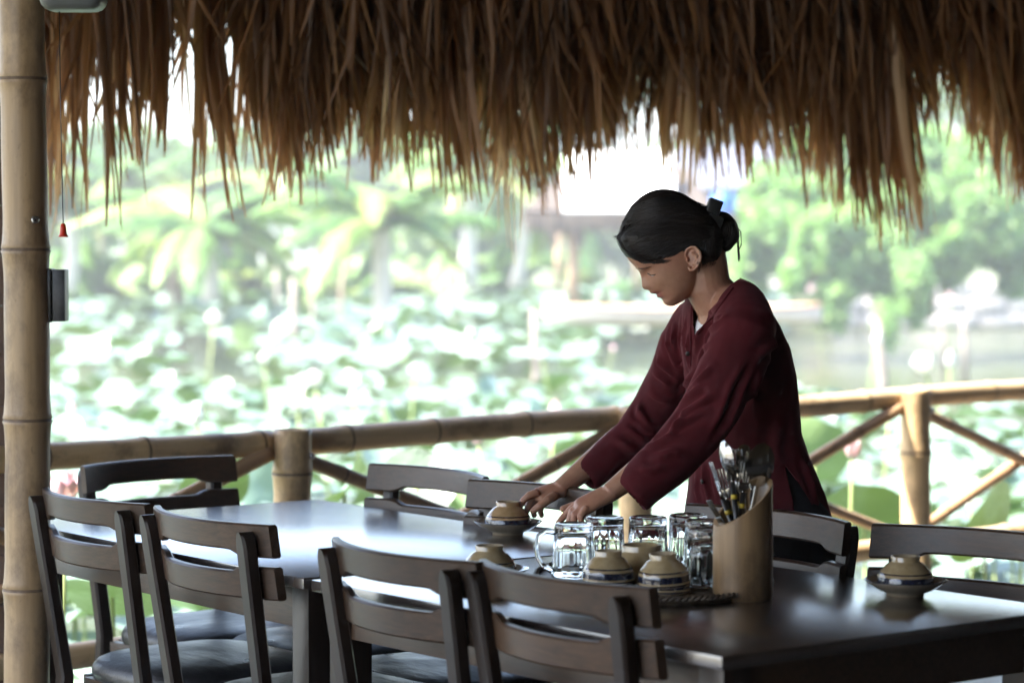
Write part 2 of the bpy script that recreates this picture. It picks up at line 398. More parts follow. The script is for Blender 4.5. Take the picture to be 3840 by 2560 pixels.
def place_chair(pl, pr, back_seen, label, first=False, tiltz=0, push=0):
    a, b = atz(*pl, .85), atz(*pr, .85); m = (a + b) / 2; d = (b - a).normalized()
    if back_seen: g = Vector((-d.y, d.x, 0))     # faces away from the lens
    else: g = Vector((d.y, -d.x, 0))
    if g.dot(Vector((0, 1, 0))) * (1 if back_seen else -1) < 0: g = -g
    m = m + g * push
    o = chair0 if first else copy_tree(chair0)
    o.location = (m.x, m.y, 0); o.rotation_euler = (0, 0, atan2(-g.x, g.y) + tiltz)
    tag(o, label, 'chair', CG); return o
place_chair((175, 1826), (550, 1887), True, 'dark wooden chair beside the tall bamboo column, leftmost of the chairs seen from behind', True)
place_chair((588, 1893), (1023, 1967), True, 'dark wooden chair seen from behind at the left table corner, second from the bamboo column')
place_chair((1262, 2012), (1795, 2104), True, 'dark wooden chair seen from behind, directly left of the nearest chair')
place_chair((1800, 2092), (2462, 2204), True, 'nearest dark wooden chair, its back overlapping the tray of glasses')
place_chair((290, 1748), (890, 1705), False, 'black wooden chair at the far left table end, backing on to the railing')
place_chair((1388, 1735), (1830, 1787), False, 'brown wooden chair across the table, left of the bowl being set down')
place_chair((1787, 1797), (2235, 1850), False, 'brown wooden chair behind the bowl and the reaching hands')
place_chair((2600, 1888), (3165, 1955), False, 'dark wooden chair standing right in front of the woman')
hch = place_chair((3325, 1965), (4030, 2024), False, 'dark wooden chair behind the saucer and bowl at the right edge of the picture')

# ------------------------------------------------------------------ tableware
TZ = .7502
def gloss(name, c, c2, rough=.18, scale=60):
    m = simple(name, c, c2, scale, rough=rough, spec=.6); m.node_tree.nodes['Principled BSDF'].inputs['Coat Weight'].default_value = .5
    m.node_tree.nodes['Principled BSDF'].inputs['Coat Roughness'].default_value = .08; return m
M_tan = gloss('tan_glaze', (.36, .22, .10), (.50, .33, .17)); M_cream = gloss('cream_glaze', (.36, .26, .13), (.48, .37, .21))
M_navy = gloss('navy_glaze', (.008, .010, .025), (.02, .025, .05)); M_raw = simple('unglazed_foot', (.34, .26, .16), (.46, .37, .25), 80, rough=.8)
M_sauc = gloss('saucer_glaze', (.32, .27, .20), (.42, .36, .27))
def bowl_mesh(k=1.0, foot=.0255, body=.0515, hh=.058, th=.0035):
    # upside down: rim at z 0, foot on top
    pr = [(body - .004, .0015, 2), (body - .001, 0, 2), (body, .003, 1), (body + .0005, .006, 0), (body, .0095, 1), (body * .985, .0165, 1), (body * .965, .0215, 0), (body * .925, .0265, 1),
          (body * .90, .0290, 0), (body * .82, .034, 0), (body * .70, .041, 0), (foot + .006, .0455, 0), (foot + .001, .0480, 0), (foot, .0500, 0), (foot + .0012, .0575, 0), (foot, .0590, 2), (foot - .004, .0585, 2), (foot - .006, .052, 2), (0, .0505, 2)]
    pr = [(r * k, z * hh / .059 * 1.0, m) for r, z, m in pr]
    inner = [(0, .044), (foot * .8, .043), (body * .7, .037), (body * .9, .024), (body - .004, .0015)]
    bm = bmesh.new()
    P = [(r * k, z * hh / .059) for r, z in inner] + [(r, z) for r, z, m in pr]
    mi = [0] * len(inner) + [m for r, z, m in pr]
    lathe(bm, P, 40, mi); return mesh_bm(bm)
me_bt = bowl_mesh(); me_bc = bowl_mesh(); me_bc2 = bowl_mesh(.93); me_bb = bowl_mesh(1.0, .036, .066, .070)
def saucer_mesh():
    pr = [(0, .004), (.030, .003), (.031, 0), (.0335, 0), (.034, .0045), (.050, .0105), (.064, .0195), (.0745, .0275), (.0752, .0285), (.0738, .0290), (.062, .0225), (.048, .016), (.030, .011), (0, .010)]
    mi = [2, 2, 2, 2, 0, 0, 0, 1, 1, 0, 0, 0, 0]
    bm = bmesh.new(); lathe(bm, pr, 48, mi); return mesh_bm(bm)
me_s = saucer_mesh()
def bowl(me, px, Y, z, lab, mats, tilt=(0, 0)):
    p = at(px, 1900, Y); p.z = z
    o = link('rice_bowl', me, None, mats); o.location = p; o.rotation_euler = (tilt[0], tilt[1], rnd.uniform(0, 6)); tag(o, lab, 'bowl', 'upturned rice bowls'); return o
def saucer(px, Y, lab):
    p = at(px, 1900, Y); p.z = TZ; o = link('saucer', me_s, None, [M_sauc, M_navy, M_raw]); o.location = p; tag(o, lab, 'saucer', 'saucers under the bowls'); return o
saucer(1905, 5.56, 'saucer under the tan bowl beside the woman\'s right hand'); bowl(me_bt, 1905, 5.56, TZ + .0135, 'upturned tan bowl with dark blue bands, touched by the woman\'s right hand', [M_tan, M_navy, M_raw])
saucer(1835, 4.76, 'saucer half hidden behind the top rail of the nearest chair'); bowl(me_bc, 1835, 4.76, TZ + .0135, 'upturned bowl half hidden behind the chair rails, left of the tray', [M_cream, M_navy, M_raw])
saucer(3397, 4.60, 'saucer standing alone on the bare right table'); bowl(me_bc, 3397, 4.60, TZ + .0135, 'upturned cream bowl with a blue band on the bare right table', [M_cream, M_navy, M_raw])
# oval woven tray
TX, TY, TRX, TRY = .262, 4.76, .215, .30
tray = empty('woven_tray', (TX, TY, TZ), R(8)); tag(tray, 'oval woven tray under the glasses and bowls, left of the bamboo holder', 'tray')
M_rattan = simple('dark_rattan', (.05, .035, .025), (.18, .14, .10), 50, rough=.5)
bm = bmesh.new(); n = 64
cb = [[bm.verts.new((rr * TRX * cos(2 * pi * k / n), rr * TRY * sin(2 * pi * k / n), z)) for k in range(n)] for rr, z in ((.97, 0), (.98, .010), (.5, .0085))]
bm.faces.new(cb[0][::-1])
for a, b2 in zip(cb, cb[1:]):
    for k in range(n): bm.faces.new((a[k], a[(k + 1) % n], b2[(k + 1) % n], b2[k]))
bm.faces.new(cb[2]); link('base', mesh_bm(bm), tray, M_rattan)
for strand in range(2):
    bm = bmesh.new(); N = 360; pts = []
    for k in range(N + 1):
        a = 2 * pi * k / N; tw = a * 60 + strand * pi
        rr = 1 + .012 * cos(tw); pts.append((TRX * rr * cos(a), TRY * rr * sin(a), .0125 + .0032 * sin(tw)))
    tube(bm, pts, .0032, 6); link('woven_rim', mesh_bm(bm), tray, M_rattan)
TT = TZ + .010
M_glass, nt, b, _ = new_mat('clear_glass'); b.inputs['Transmission Weight'].default_value = 1; b.inputs['Roughness'].default_value = .01; b.inputs['IOR'].default_value = 1.42
b.inputs['Base Color'].default_value = (.97, 1, .99, 1); bump(nt, b, tex_noise(nt, 40, detail=1), .08, .001)
def mug_mesh():
    bm = bmesh.new(); seg = 48; rows = []
    outer = [(.0405, 0), (.0418, .001), (.0420, .010), (.0405, .018), (.0405, .022), (.0385, .055), (.0370, .085), (.0372, .092), (.0365, .1005), (.0345, .1035), (.030, .1045), (.027, .1025)]
    inner = [(0, .0885), (.028, .0885), (.0325, .084), (.0350, .05), (.0372, .015), (.0395, 0)]
    prof = [(0, .1015)] + outer[::-1] + inner[::-1]
    for r, z in prof:
        if r == 0: rows.append([bm.verts.new((0, 0, z))]); continue
        o_ = (r, z) in outer
        row = []
        for k in range(seg):
            a = 2 * pi * k / seg; f = 1
            if o_ and .015 < z < .095:       # flat facets with a ridge between
                ph = (a * 10 / (2 * pi)) % 1 - .5; f = 1 - .055 * (1 - (abs(ph) * 2) ** 2)
            row.append(bm.verts.new((r * f * cos(a), r * f * sin(a), z)))
        rows.append(row)
    for a, b2 in zip(rows, rows[1:]):
        for k in range(seg):
            k2 = (k + 1) % seg
            if len(a) == 1: bm.faces.new((a[0], b2[k], b2[k2]))
            elif len(b2) == 1: bm.faces.new((a[k], a[k2], b2[0]))
            else: bm.faces.new((a[k], a[k2], b2[k2], b2[k]))
    return mesh_bm(bm)
me_mug = mug_mesh()
bm = bmesh.new(); tube(bm, [(.036, 0, .088), (.052, 0, .091), (.066, 0, .082), (.071, 0, .062), (.068, 0, .042), (.058, 0, .026), (.041, 0, .016)], [.0055, .005, .0045, .0045, .0045, .005, .006], 12); me_h = mesh_bm(bm)
for px, Y, rz, lab in ((2152, 4.745, 185, 'upturned glass mug at the left end of the tray, its handle facing left'), (2268, 4.86, 80, 'upturned glass mug in the back row, second from the left'),
                  (2430, 4.86, 60, 'upturned glass mug in the middle of the back row behind the large bowl'), (2580, 4.90, 110, 'upturned glass mug at the back right, its side cut by the next mug'),
                  (2640, 4.80, 40, 'upturned glass mug behind the bamboo holder rim'), (2652, 4.655, 300, 'upturned glass mug at the front right, half hidden by the bamboo holder')):
    p = at(px, 1900, Y); o = link('glass_mug', me_mug, None, M_glass); o.location = (p.x, p.y, TT); o.rotation_euler.z = R(rz); tag(o, lab, 'mug', 'upturned glass mugs on the tray')
    link('handle', me_h, o, M_glass)
def stack(px, Y, me, mats, n, lab, tilt=(0, 0)):
    for i in range(n): bowl(me, px, Y, TT + .0005 + i * .0125, lab[i], mats, tilt if i else (0, 0))
stack(2282, 4.60, me_bc2, [M_cream, M_navy, M_raw], 2, ['lower bowl of the front left stack on the tray', 'upper cream bowl with a navy band, front left on the tray'])
stack(2492, 4.56, me_bc2, [M_cream, M_navy, M_raw], 2, ['lower bowl of the front right stack on the tray', 'upper cream bowl with a navy band, front right on the tray beside the holder'], (.02, -.06))
bowl(me_bb, 2405, 4.70, TT, 'larger plain cream bowl between the two striped bowls', [M_cream, M_cream, M_cream])
# slanted bamboo holder
HP = at(2786, 1900, 4.56); HPz = TZ
hold = empty('utensil_holder', (HP.x, HP.y, HPz)); tag(hold, 'slant-cut bamboo tube holding spoons and forks on the near table', 'utensil holder')
M_hold = bamboo_mat('bamboo_holder', (.17, .10, .045), (.37, .24, .12), (.07, .04, .02), .42)
bm = bmesh.new(); seg = 40; sdv = Vector((.93, .37)); Ro, Ri = .0535, .0465
def topz(x, y): return .172 + (x * sdv.x + y * sdv.y) / Ro * .041
zz = [0, .003, .02, .026, .05, .08, .11]
rows = []
for z in zz:
    r = Ro * (.97 if z == 0 else (1.012 if abs(z - .02) < .004 else 1)); rows.append([bm.verts.new((r * cos(2 * pi * k / seg), r * sin(2 * pi * k / seg), z)) for k in range(seg)])
rows.append([bm.verts.new((Ro * cos(2 * pi * k / seg) * .98, Ro * sin(2 * pi * k / seg) * .98, topz(Ro * cos(2 * pi * k / seg), Ro * sin(2 * pi * k / seg)))) for k in range(seg)])
rows.append([bm.verts.new((Ri * cos(2 * pi * k / seg), Ri * sin(2 * pi * k / seg), topz(Ri * cos(2 * pi * k / seg), Ri * sin(2 * pi * k / seg)) - .001)) for k in range(seg)])
rows.append([bm.verts.new((Ri * cos(2 * pi * k / seg), Ri * sin(2 * pi * k / seg), .02)) for k in range(seg)])
for i, (a, b2) in enumerate(zip(rows, rows[1:])):
    for k in range(seg): bm.faces.new((a[k], a[(k + 1) % seg], b2[(k + 1) % seg], b2[k]))
bm.faces.new(rows[0][::-1]); bm.faces.new(rows[-1]); me = mesh_bm(bm); flat_sharp(me, 50); link('tube', me, hold, M_hold, smooth=False)
def frame_to(p0, p1, roll=0):
    q = (Vector(p1) - Vector(p0)).to_track_quat('Z', 'Y'); return Matrix.Translation(p0) @ q.to_matrix().to_4x4() @ Matrix.Rotation(roll, 4, 'Z')
M_yel = simple('yellow_band', (.50, .36, .03), (.6, .45, .05), 60, rough=.4)
def spoon_mesh(L=.2, w=.021):
    bm = bmesh.new(); h = L - w * 1.5
    n = 10; rows = []
    for i in range(n + 1):
        z = h * i / n; ww = .0055 + .003 * (1 - i / n) ** 2; t = .0012
        rows.append([bm.verts.new((ww, 0, z)), bm.verts.new((0, t, z)), bm.verts.new((-ww, 0, z)), bm.verts.new((0, -t, z))])
    for a, b2 in zip(rows, rows[1:]):
        for k in range(4): bm.faces.new((a[k], a[(k + 1) % 4], b2[(k + 1) % 4], b2[k]))
    cz = h + w * 1.25
    for side, off in ((1, 0), (-1, .0012)):
        g = [[None] * 13 for _ in range(9)]
        for i in range(9):
            for j in range(12):
                rr = i / 8; a = 2 * pi * j / 12
                g[i][j] = bm.verts.new((w * rr * cos(a), off - .010 * (1 - rr * rr), cz + w * 1.35 * rr * sin(a)))
        for i in range(8):
            for j in range(12):
                q = (g[i][j], g[i][(j + 1) % 12], g[i + 1][(j + 1) % 12], g[i + 1][j]); bm.faces.new(q if side > 0 else q[::-1])
    bmesh.ops.remove_doubles(bm, verts=bm.verts, dist=1e-5)
    return mesh_bm(bm)
def fork_mesh(L=.18):
    bm = bmesh.new(); tube(bm, [(0, 0, 0), (0, 0, L - .05)], [.005, .003], 6)
    bevel_box(bm, (0, .001, L - .042), (.020, .002, .016), bev=.0008)
    for i in range(4): bevel_box(bm, (-.0078 + i * .0052, .002, L - .017), (.0026, .0016, .036), bev=.0005)
    return mesh_bm(bm)
def hpt(px, py, dY=0): p = at(px, py, HP.y + dY); return p
me_sp, me_fk = spoon_mesh(), fork_mesh()
bot = lambda dx, dy: Vector((HP.x + dx, HP.y + dy, TZ + .024))
def stick(p0, p1, me, name, lab, cat, m, roll=0):
    o = link(name, me, None, m); M = frame_to(p0, p1, roll); o.matrix_world = M; tag(o, lab, cat, 'utensils in the bamboo holder'); return o
stick(bot(.015, -.01), hpt(2715, 1662, -.01), spoon_mesh(.238, .024), 'spoon', 'steel spoon leaning left, its bowl the highest at the left of the holder', 'spoon', M_steel, R(25))
stick(bot(-.01, .0), hpt(2862, 1690, .01), spoon_mesh(.225, .030), 'spoon', 'broad steel spoon at the right rim of the holder', 'spoon', M_steel, R(285))
stick(bot(.01, .02), hpt(2790, 1668, .02), spoon_mesh(.23, .019), 'spoon', 'steel spoon standing between the other two spoons', 'spoon', M_steel, R(120))
stick(bot(.03, -.02), hpt(2655, 1880, -.03), me_fk, 'fork', 'small fork leaning out lowest on the left of the holder', 'fork', M_steel, R(20))
FLAB = ['long fork leaning furthest left above the small fork', 'fork just right of the left-leaning fork', 'fork behind the highest left spoon', 'fork standing upright in the middle of the holder', 'fork right of the middle, beside the broad spoon', 'short fork in front of the broad spoon']
for i, (bx_, by_, px, py, dy, w) in enumerate(((.02, -.005, 2662, 1735, .0, 1), (.01, .012, 2700, 1760, .01, 1), (.0, -.012, 2735, 1690, -.01, 1), (-.012, .004, 2765, 1685, .012, 1), (.02, .02, 2822, 1720, .02, 1), (-.02, -.01, 2800, 1735, -.005, 1))):
    p0, p1 = bot(bx_, by_), hpt(px, py, dy); L = (p1 - p0).length; s1 = L * (.70 + .03 * (i % 3))
    o = stick(p0, p1, bpy.data.meshes.new('m'), 'fork', FLAB[i], 'fork', M_black, R(20 + 50 * i))
    bm = bmesh.new(); tube(bm, [(0, 0, 0), (0, 0, s1 * .5), (0, 0, s1)], [.0038, .0050, .0046], 10); link('handle', mesh_bm(bm), o, M_black)
    bm = bmesh.new(); tube(bm, [(0, 0, s1 - .028), (0, 0, s1 - .020)], [.0056, .0056], 10); link('yellow_band', mesh_bm(bm), o, M_yel)
    bm = bmesh.new(); tube(bm, [(0, 0, s1), (0, 0, L - .05)], [.0036, .0026], 8)
    bevel_box(bm, (0, .001, L - .044), (.021, .002, .018), bev=.0008)
    for j in range(4): bevel_box(bm, (-.0081 + j * .0054, .002, L - .018), (.0027, .0016, .038), bev=.0005)
    link('tines', mesh_bm(bm), o, M_steel)

# ------------------------------------------------------------------ roof and palm thatch
def leafy(name, stops, trans=.35, rough=.5, tcol=None, under=None):
    m, nt, b, o = new_mat(name); at_ = nt.nodes.new('ShaderNodeAttribute'); at_.attribute_name = 'shade'
    c = ramp(nt, stops, at_.outputs['Fac'])
    if under:
        g = nt.nodes.new('ShaderNodeNewGeometry'); c = mix_col(nt, c, under, g.outputs['Backfacing'])
    nt.links.new(c, b.inputs['Base Color']); b.inputs['Roughness'].default_value = rough
    tr = nt.nodes.new('ShaderNodeBsdfTranslucent'); mx = nt.nodes.new('ShaderNodeMixShader'); mx.inputs[0].default_value = trans
    if tcol: nt.links.new(mix_col(nt, c, tcol, 1.0, 'MULTIPLY'), tr.inputs[0])
    else: nt.links.new(c, tr.inputs[0])
    nt.links.new(b.outputs[0], mx.inputs[1]); nt.links.new(tr.outputs[0], mx.inputs[2]); nt.links.new(mx.outputs[0], o.inputs[0]); return m
M_thatch = leafy('dry_palm_thatch', [(0, (.09, .038, .013)), (.45, (.32, .145, .052)), (.8, (.58, .31, .135)), (1, (.78, .54, .30))], .38, .42)
def np_mesh(V, F, shade=None, name='m'):
    """V (n,3) float, F (m,4) int quads, shade per face"""
    V = np.asarray(V, dtype=np.float32); F = np.asarray(F, dtype=np.int32); me = bpy.data.meshes.new(name)
    me.vertices.add(len(V)); me.vertices.foreach_set('co', V.ravel()); k = F.shape[1]
    me.loops.add(F.size); me.loops.foreach_set('vertex_index', F.ravel()); me.polygons.add(len(F))
    me.polygons.foreach_set('loop_start', np.arange(0, F.size, k, dtype=np.int32)); me.update(calc_edges=True)
    if shade is not None:
        a = me.attributes.new('shade', 'FLOAT', 'FACE'); a.data.foreach_set('value', np.asarray(shade, dtype=np.float32))
    return me
class Ribbons:
    def __init__(s): s.V = []; s.F = []; s.S = []
    def add(s, p0, p1, w, sag, side, shade, nseg=6, fold=.3, tip=.15):
        p0 = Vector(p0); p1 = Vector(p1); d = (p1 - p0); sv = Vector(side).normalized(); b0 = len(s.V); nrm = d.cross(sv).normalized()
        for i in range(nseg + 1):
            t = i / nseg; c = p0 + d * t + Vector(sag) * (t * (1 - t) * 4 * .5)
            ww = w * (1 - (1 - tip) * max(0, (t - .45) / .55) ** 1.3) * (.55 + .45 * min(1, t * 4))
            s.V += [tuple(c - sv * ww * .5), tuple(c + nrm * ww * fold), tuple(c + sv * ww * .5)]
        for i in range(nseg):
            q = b0 + i * 3
            s.F += [(q, q + 1, q + 4, q + 3), (q + 1, q + 2, q + 5, q + 4)]
            s.S += [min(1, shade + .10 * (i / nseg) ** 2)] * 2  # lighter towards the tip: sunlit ends painted into the ribbon colour
    def mesh(s): return np_mesh(s.V, s.F, s.S)
EA, EB = at(100, 900, 6.95), at(3900, 900, 8.5)
ED = (EB - EA); ED.z = 0; ED.normalize(); EN = Vector((-ED.y, ED.x, 0))
def eave(px):
    k = (px - 1920) / FPX; t = (k * EA.y - EA.x) / (ED.x - k * ED.y); p = EA + ED * t; return p
prof_x = [-200, 100, 180, 240, 300, 350, 450, 560, 690, 780, 880, 960, 1050, 1130, 1250, 1400, 1520, 1600, 1760, 1880, 1950, 2010, 2100, 2300, 2400, 2500, 2600, 2750, 2850, 2960, 3040, 3130, 3190, 3230, 3300, 3420, 3480, 3560, 3650, 3730, 3790, 3850, 4100]
prof_y = [560, 700, 800, 860, 820, 520, 600, 600, 780, 560, 560, 700, 740, 560, 560, 640, 745, 560, 640, 700, 900, 640, 600, 570, 600, 680, 590, 560, 640, 620, 800, 870, 820, 480, 430, 500, 560, 430, 460, 560, 730, 780, 700]
def prof(px): return float(np.interp(px, prof_x, prof_y))
roof = empty('thatch_roof', (EA.x, EA.y, 2.1)); tag(roof, 'dry brown palm thatch roof hanging down as a ragged fringe across the top', 'thatch roof')
RO = Vector((EA.x, EA.y, 2.1))
def sky_z(py, Y): return CAMH + (HZ - py) * Y / FPX
rt = random.Random(21)
def frond_clump(px, ybot, n, spread, shade0, depth, parent):
    rb = Ribbons(); c = eave(px) + EN * depth; Y = c.y
    leanx = rt.gauss(.0, .09) + .03; ztop = rt.uniform(2.15, 2.5)
    for i in range(n):
        s = rt.gauss(0, 1); root = c + ED * (s * spread * .45) + EN * rt.gauss(0, .02); root.z = ztop + rt.uniform(-.03, .05)
        zt = sky_z(ybot + 45 - abs(rt.gauss(0, 1)) * 95 - (rt.random() < .4) * rt.uniform(0, 260), Y)
        L = root.z - zt
        tip = c + ED * (s * spread * .75 + (leanx + rt.gauss(0, .06)) * L) + EN * (rt.gauss(0, .03) - .02 * L); tip.z = zt
        sag = ED * rt.gauss(0, .035) + EN * rt.gauss(.03, .03)
        side = ED * cos(q := rt.uniform(-1.0, 1.0)) + EN * sin(q)
        rb.add(root - RO, tip - RO, rt.choice((.007, .010, .016, .022, .030, .038)), sag, side, min(.97, max(0, shade0 + rt.gauss(0, .16))), 7, rt.uniform(.1, .35))
    return link('palm_frond', rb.mesh(), parent, M_thatch, smooth=False)
NF = 215
for i in range(NF):
    px = -150 + 4250 * ((i + rt.random() * .9) / NF)
    front = rt.random()
    dl = (rt.random() ** 1.5)
    sparse = px < 950
    yb = prof(px) - dl * (330 if not sparse else 420)
    if sparse and rt.random() < .62: yb = min(yb, rt.uniform(60, 300))
    frond_clump(px, yb, 6 if sparse else 15, rt.uniform(.015, .035) if sparse else rt.uniform(.03, .06), rt.uniform(.15, .6), rt.uniform(-.12, .12), roof)
for px, yb, n_, sp_ in ((250, 760, 16, .02), (300, 830, 16, .018), (420, 600, 14, .02), (560, 600, 12, .02), (690, 790, 18, .02), (760, 640, 12, .02), (960, 620, 18, .03), (1010, 750, 22, .022), (1085, 745, 18, .02), (1270, 640, 24, .03), (1390, 650, 18, .03), (1500, 730, 26, .025), (1550, 740, 20, .02),
        (1640, 600, 20, .03), (1760, 690, 26, .025), (1830, 640, 18, .03), (1900, 720, 24, .022), (1960, 700, 18, .02), (2060, 700, 20, .025), (2170, 600, 18, .03), (2330, 600, 22, .03), (2460, 690, 22, .025), (2560, 700, 22, .02), (2640, 640, 18, .03), (2740, 660, 22, .03), (2850, 640, 20, .03),
        (2980, 760, 26, .025), (3040, 850, 30, .022), (3090, 900, 30, .022), (3140, 880, 28, .02), (3190, 760, 20, .02), (3420, 520, 16, .03), (3500, 560, 18, .025), (3560, 580, 16, .025), (3700, 600, 18, .025), (3770, 760, 24, .022), (3830, 800, 26, .022), (3900, 740, 24, .03)):
    frond_clump(px, yb, n_, sp_, rt.uniform(.3, .75), rt.uniform(-.25, -.05), roof)
# pale broken frond hanging lowest in the middle, and the pale one by the column
rb = Ribbons()
for (xa, xb, ya, yb, wd) in ((1900, 1870, 500, 860, .011), (1895, 1905, 480, 930, .010), (1905, 1925, 500, 990, .010), (1930, 1950, 560, 900, .012), (1880, 1815, 600, 820, .013), (1940, 1900, 480, 780, .012), (1920, 1935, 420, 1000, .008)):
    e = eave(xa) - EN * .1; p0 = at(xa, ya, e.y); p1 = at(xb, yb, e.y - .02); rb.add(p0 + (p0 - p1) * .9 - RO, p1 - RO, wd, ED * rt.gauss(0, .03), ED, .97, 7, .2)
for (xa, xb, ya, yb, wd) in ((250, 330, 300, 800, .012), (230, 300, 300, 860, .010), (240, 210, 300, 840, .010), (225, 190, 200, 900, .010), (260, 340, 300, 700, .012), (215, 250, 200, 830, .010), (200, 205, 200, 780, .011)):
    e = eave(xa) - EN * .1; p0 = at(xa, ya, e.y); p1 = at(xb, yb, e.y - .02); rb.add(p0 + (p0 - p1) * .5 - RO, p1 - RO, wd, ED * rt.gauss(0, .04), ED, .9, 7, .2)
link('palm_frond', rb.mesh(), roof, M_thatch, smooth=False)
rb = Ribbons()       # the thick back layers of the thatch
for i in range(5200):
    px = rt.uniform(-200, 4100); sparse = px < 950
    if sparse and rt.random() < .95: continue
    c = eave(px) + EN * rt.uniform(-.30, .16)
    yb = prof(px) - rt.uniform(210, 600 if not sparse else 720)
    root = c.copy(); root.z = rt.uniform(2.2, 2.75) if not sparse else rt.uniform(2.15, 2.4)
    zt = sky_z(yb, c.y); tip = c + ED * rt.gauss(.05, .13); tip.z = zt
    a = rt.uniform(-1.3, 1.3)
    rb.add(root - RO, tip - RO, rt.uniform(.012, .03), ED * rt.gauss(0, .07) + EN * rt.gauss(0, .03), ED * cos(a) + EN * sin(a), rt.uniform(0, .55), 4, .25)
tag(link('thatch_back_layers', rb.mesh(), roof, M_thatch, smooth=False), kind='stuff')
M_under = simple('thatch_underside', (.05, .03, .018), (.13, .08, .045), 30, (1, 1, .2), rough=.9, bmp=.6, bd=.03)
def slab(name, quad, th, m, parent):
    q = [Vector(p) for p in quad]; v = q + [p + Vector((0, 0, th)) for p in q]
    return link(name, mesh_py([p - RO for p in v], [(0, 3, 2, 1), (4, 5, 6, 7), (0, 1, 5, 4), (1, 2, 6, 5), (2, 3, 7, 6), (3, 0, 4, 7)]), parent, m, smooth=False)
l0, r0 = EA - ED * 5.5 + EN * .25, EB + ED * 8 + EN * .25
back = -EN * 5.6
l0.z = r0.z = 2.32; l1, r1 = l0 + back, r0 + back; l1.z = r1.z = 4.3; l2, r2 = l1 + back * 1.0, r1 + back * 1.0; l2.z = r2.z = 2.5
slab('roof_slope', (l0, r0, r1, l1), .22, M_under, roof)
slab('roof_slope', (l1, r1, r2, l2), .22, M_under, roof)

# unseen plank walls added round the lens to keep light off the interior
M_board = simple('dark_wall_boards', (.035, .022, .015), (.07, .045, .03), 6, (6, 6, .4), rough=.7)
def wall_run(name, p0, p1, h, lab):
    p0, p1 = Vector(p0), Vector(p1); d = p1 - p0; L = d.length; o = empty(name, tuple(p0), atan2(d.y, d.x)); tag(o, lab, 'wall')
    n = int(L / .25); bmx = bmesh.new(); bevel_box(bmx, (0, 0, 0), (L / n - .008, .03, h), bev=0); mp = mesh_bm(bmx)
    for i in range(n): b_ = link('plank', mp, o, M_board, smooth=False); b_.location = ((i + .5) * L / n, 0, h / 2 + .003)
    return o
def fpt(t, n): p = RA + RD * t + RN * n; return (p.x, p.y, 0)
wall_run('shade_wall', fpt(5.4, -.2), fpt(5.4, -9), 3.0, 'unseen dark plank wall added at the right to block light from the pavilion')
wall_run('shade_wall', fpt(5.3, -9), fpt(-5, -9), 2.6, 'unseen dark plank wall added behind the viewpoint to block light')
wall_run('shade_wall', fpt(-5, -9), fpt(-5, -4.5), 2.6, 'unseen dark plank wall added at the left rear to block light')

# ------------------------------------------------------------------ lotus pond
M_leaf = leafy('lotus_leaf', [(0, (.10, .17, .10)), (.45, (.19, .28, .21)), (.8, (.31, .38, .32)), (1, (.36, .36, .16))], .08, .33, (1.0, 1.2, .5), under=(.15, .23, .09))
def _ll():
    nt = M_leaf.node_tree; b = nt.nodes['Principled BSDF']; b.inputs['Specular IOR Level'].default_value = .7
    tc = nt.nodes.new('ShaderNodeTexCoord'); 
    # per object tone for the ones that are objects of their own
    oi = nt.nodes.new('ShaderNodeObjectInfo'); at_ = [n for n in nt.nodes if n.type == 'ATTRIBUTE'][0]
    rp_ = [l.to_socket for l in at_.outputs['Fac'].links][0]
    ad = math_n(nt, 'ADD', at_.outputs['Fac'], math_n(nt, 'MULTIPLY', math_n(nt, 'SUBTRACT', oi.outputs['Random'], .5), .5))
    nt.links.new(ad, rp_)
    bump(nt, b, tex_noise(nt, 5, detail=3), .3, .02)
_ll()
M_stem = simple('lotus_stem', (.20, .27, .09), (.30, .36, .13), 8, rough=.6)
def leaf_geo(seed, seg=28):
    r = random.Random(seed); V = [(0, 0, -.06)]; F = []; cup = r.uniform(-.10, .30); n1, n2 = r.choice([2, 3]), r.choice([4, 5, 6])
    w1, w2 = r.uniform(.04, .14), r.uniform(.02, .06); p1, p2 = r.uniform(0, 6), r.uniform(0, 6); rs = [.2, .45, .7, .88, 1]
    for q in rs:
        for k in range(seg):
            a = 2 * pi * k / seg; rr = q * (1 + .04 * sin(3 * a + p2))
            V.append((rr * cos(a), rr * sin(a) * .93, cup * (q ** 2 - .3) * .8 + q ** 2 * (w1 * sin(n1 * a + p1)) + q ** 3 * w2 * sin(n2 * a + p2) + (-.06 if q < .3 else 0) * .4))
    F3 = [(0, 1 + k, 1 + (k + 1) % seg) for k in range(seg)]
    for i in range(len(rs) - 1):
        for k in range(seg): F.append((1 + i * seg + k, 1 + (i + 1) * seg + k, 1 + (i + 1) * seg + (k + 1) % seg, 1 + i * seg + (k + 1) % seg))
    return V, F3, F
LG = [leaf_geo(i) for i in range(8)]
LM = []
for V, F3, F in LG:
    me = mesh_py(V, F3 + F); a = me.attributes.new('shade', 'FLOAT', 'FACE')
    a.data.foreach_set('value', [.3] * len(F3) + [.35 + .04 * (i // 28) for i in range(len(F))]); me.materials.append(M_leaf); me.polygons.foreach_set('use_smooth', [True] * len(me.polygons)); LM.append(me)
bm = bmesh.new(); tube(bm, [(0, 0, 0), (.012, .006, -.4), (0, .01, -.8), (.01, 0, -1.3)], [.007, .0075, .008, .009], 6); me_stem = mesh_bm(bm)
rl = random.Random(5); spots = []
cell = {}
def ok_spot(x, y, rmin):
    cx, cy = int(x / .6), int(y / .6)
    for i in (-1, 0, 1):
        for j in (-1, 0, 1):
            for (a, b2) in cell.get((cx + i, cy + j), ()):
                if (a - x) ** 2 + (b2 - y) ** 2 < rmin ** 2: return False
    return True
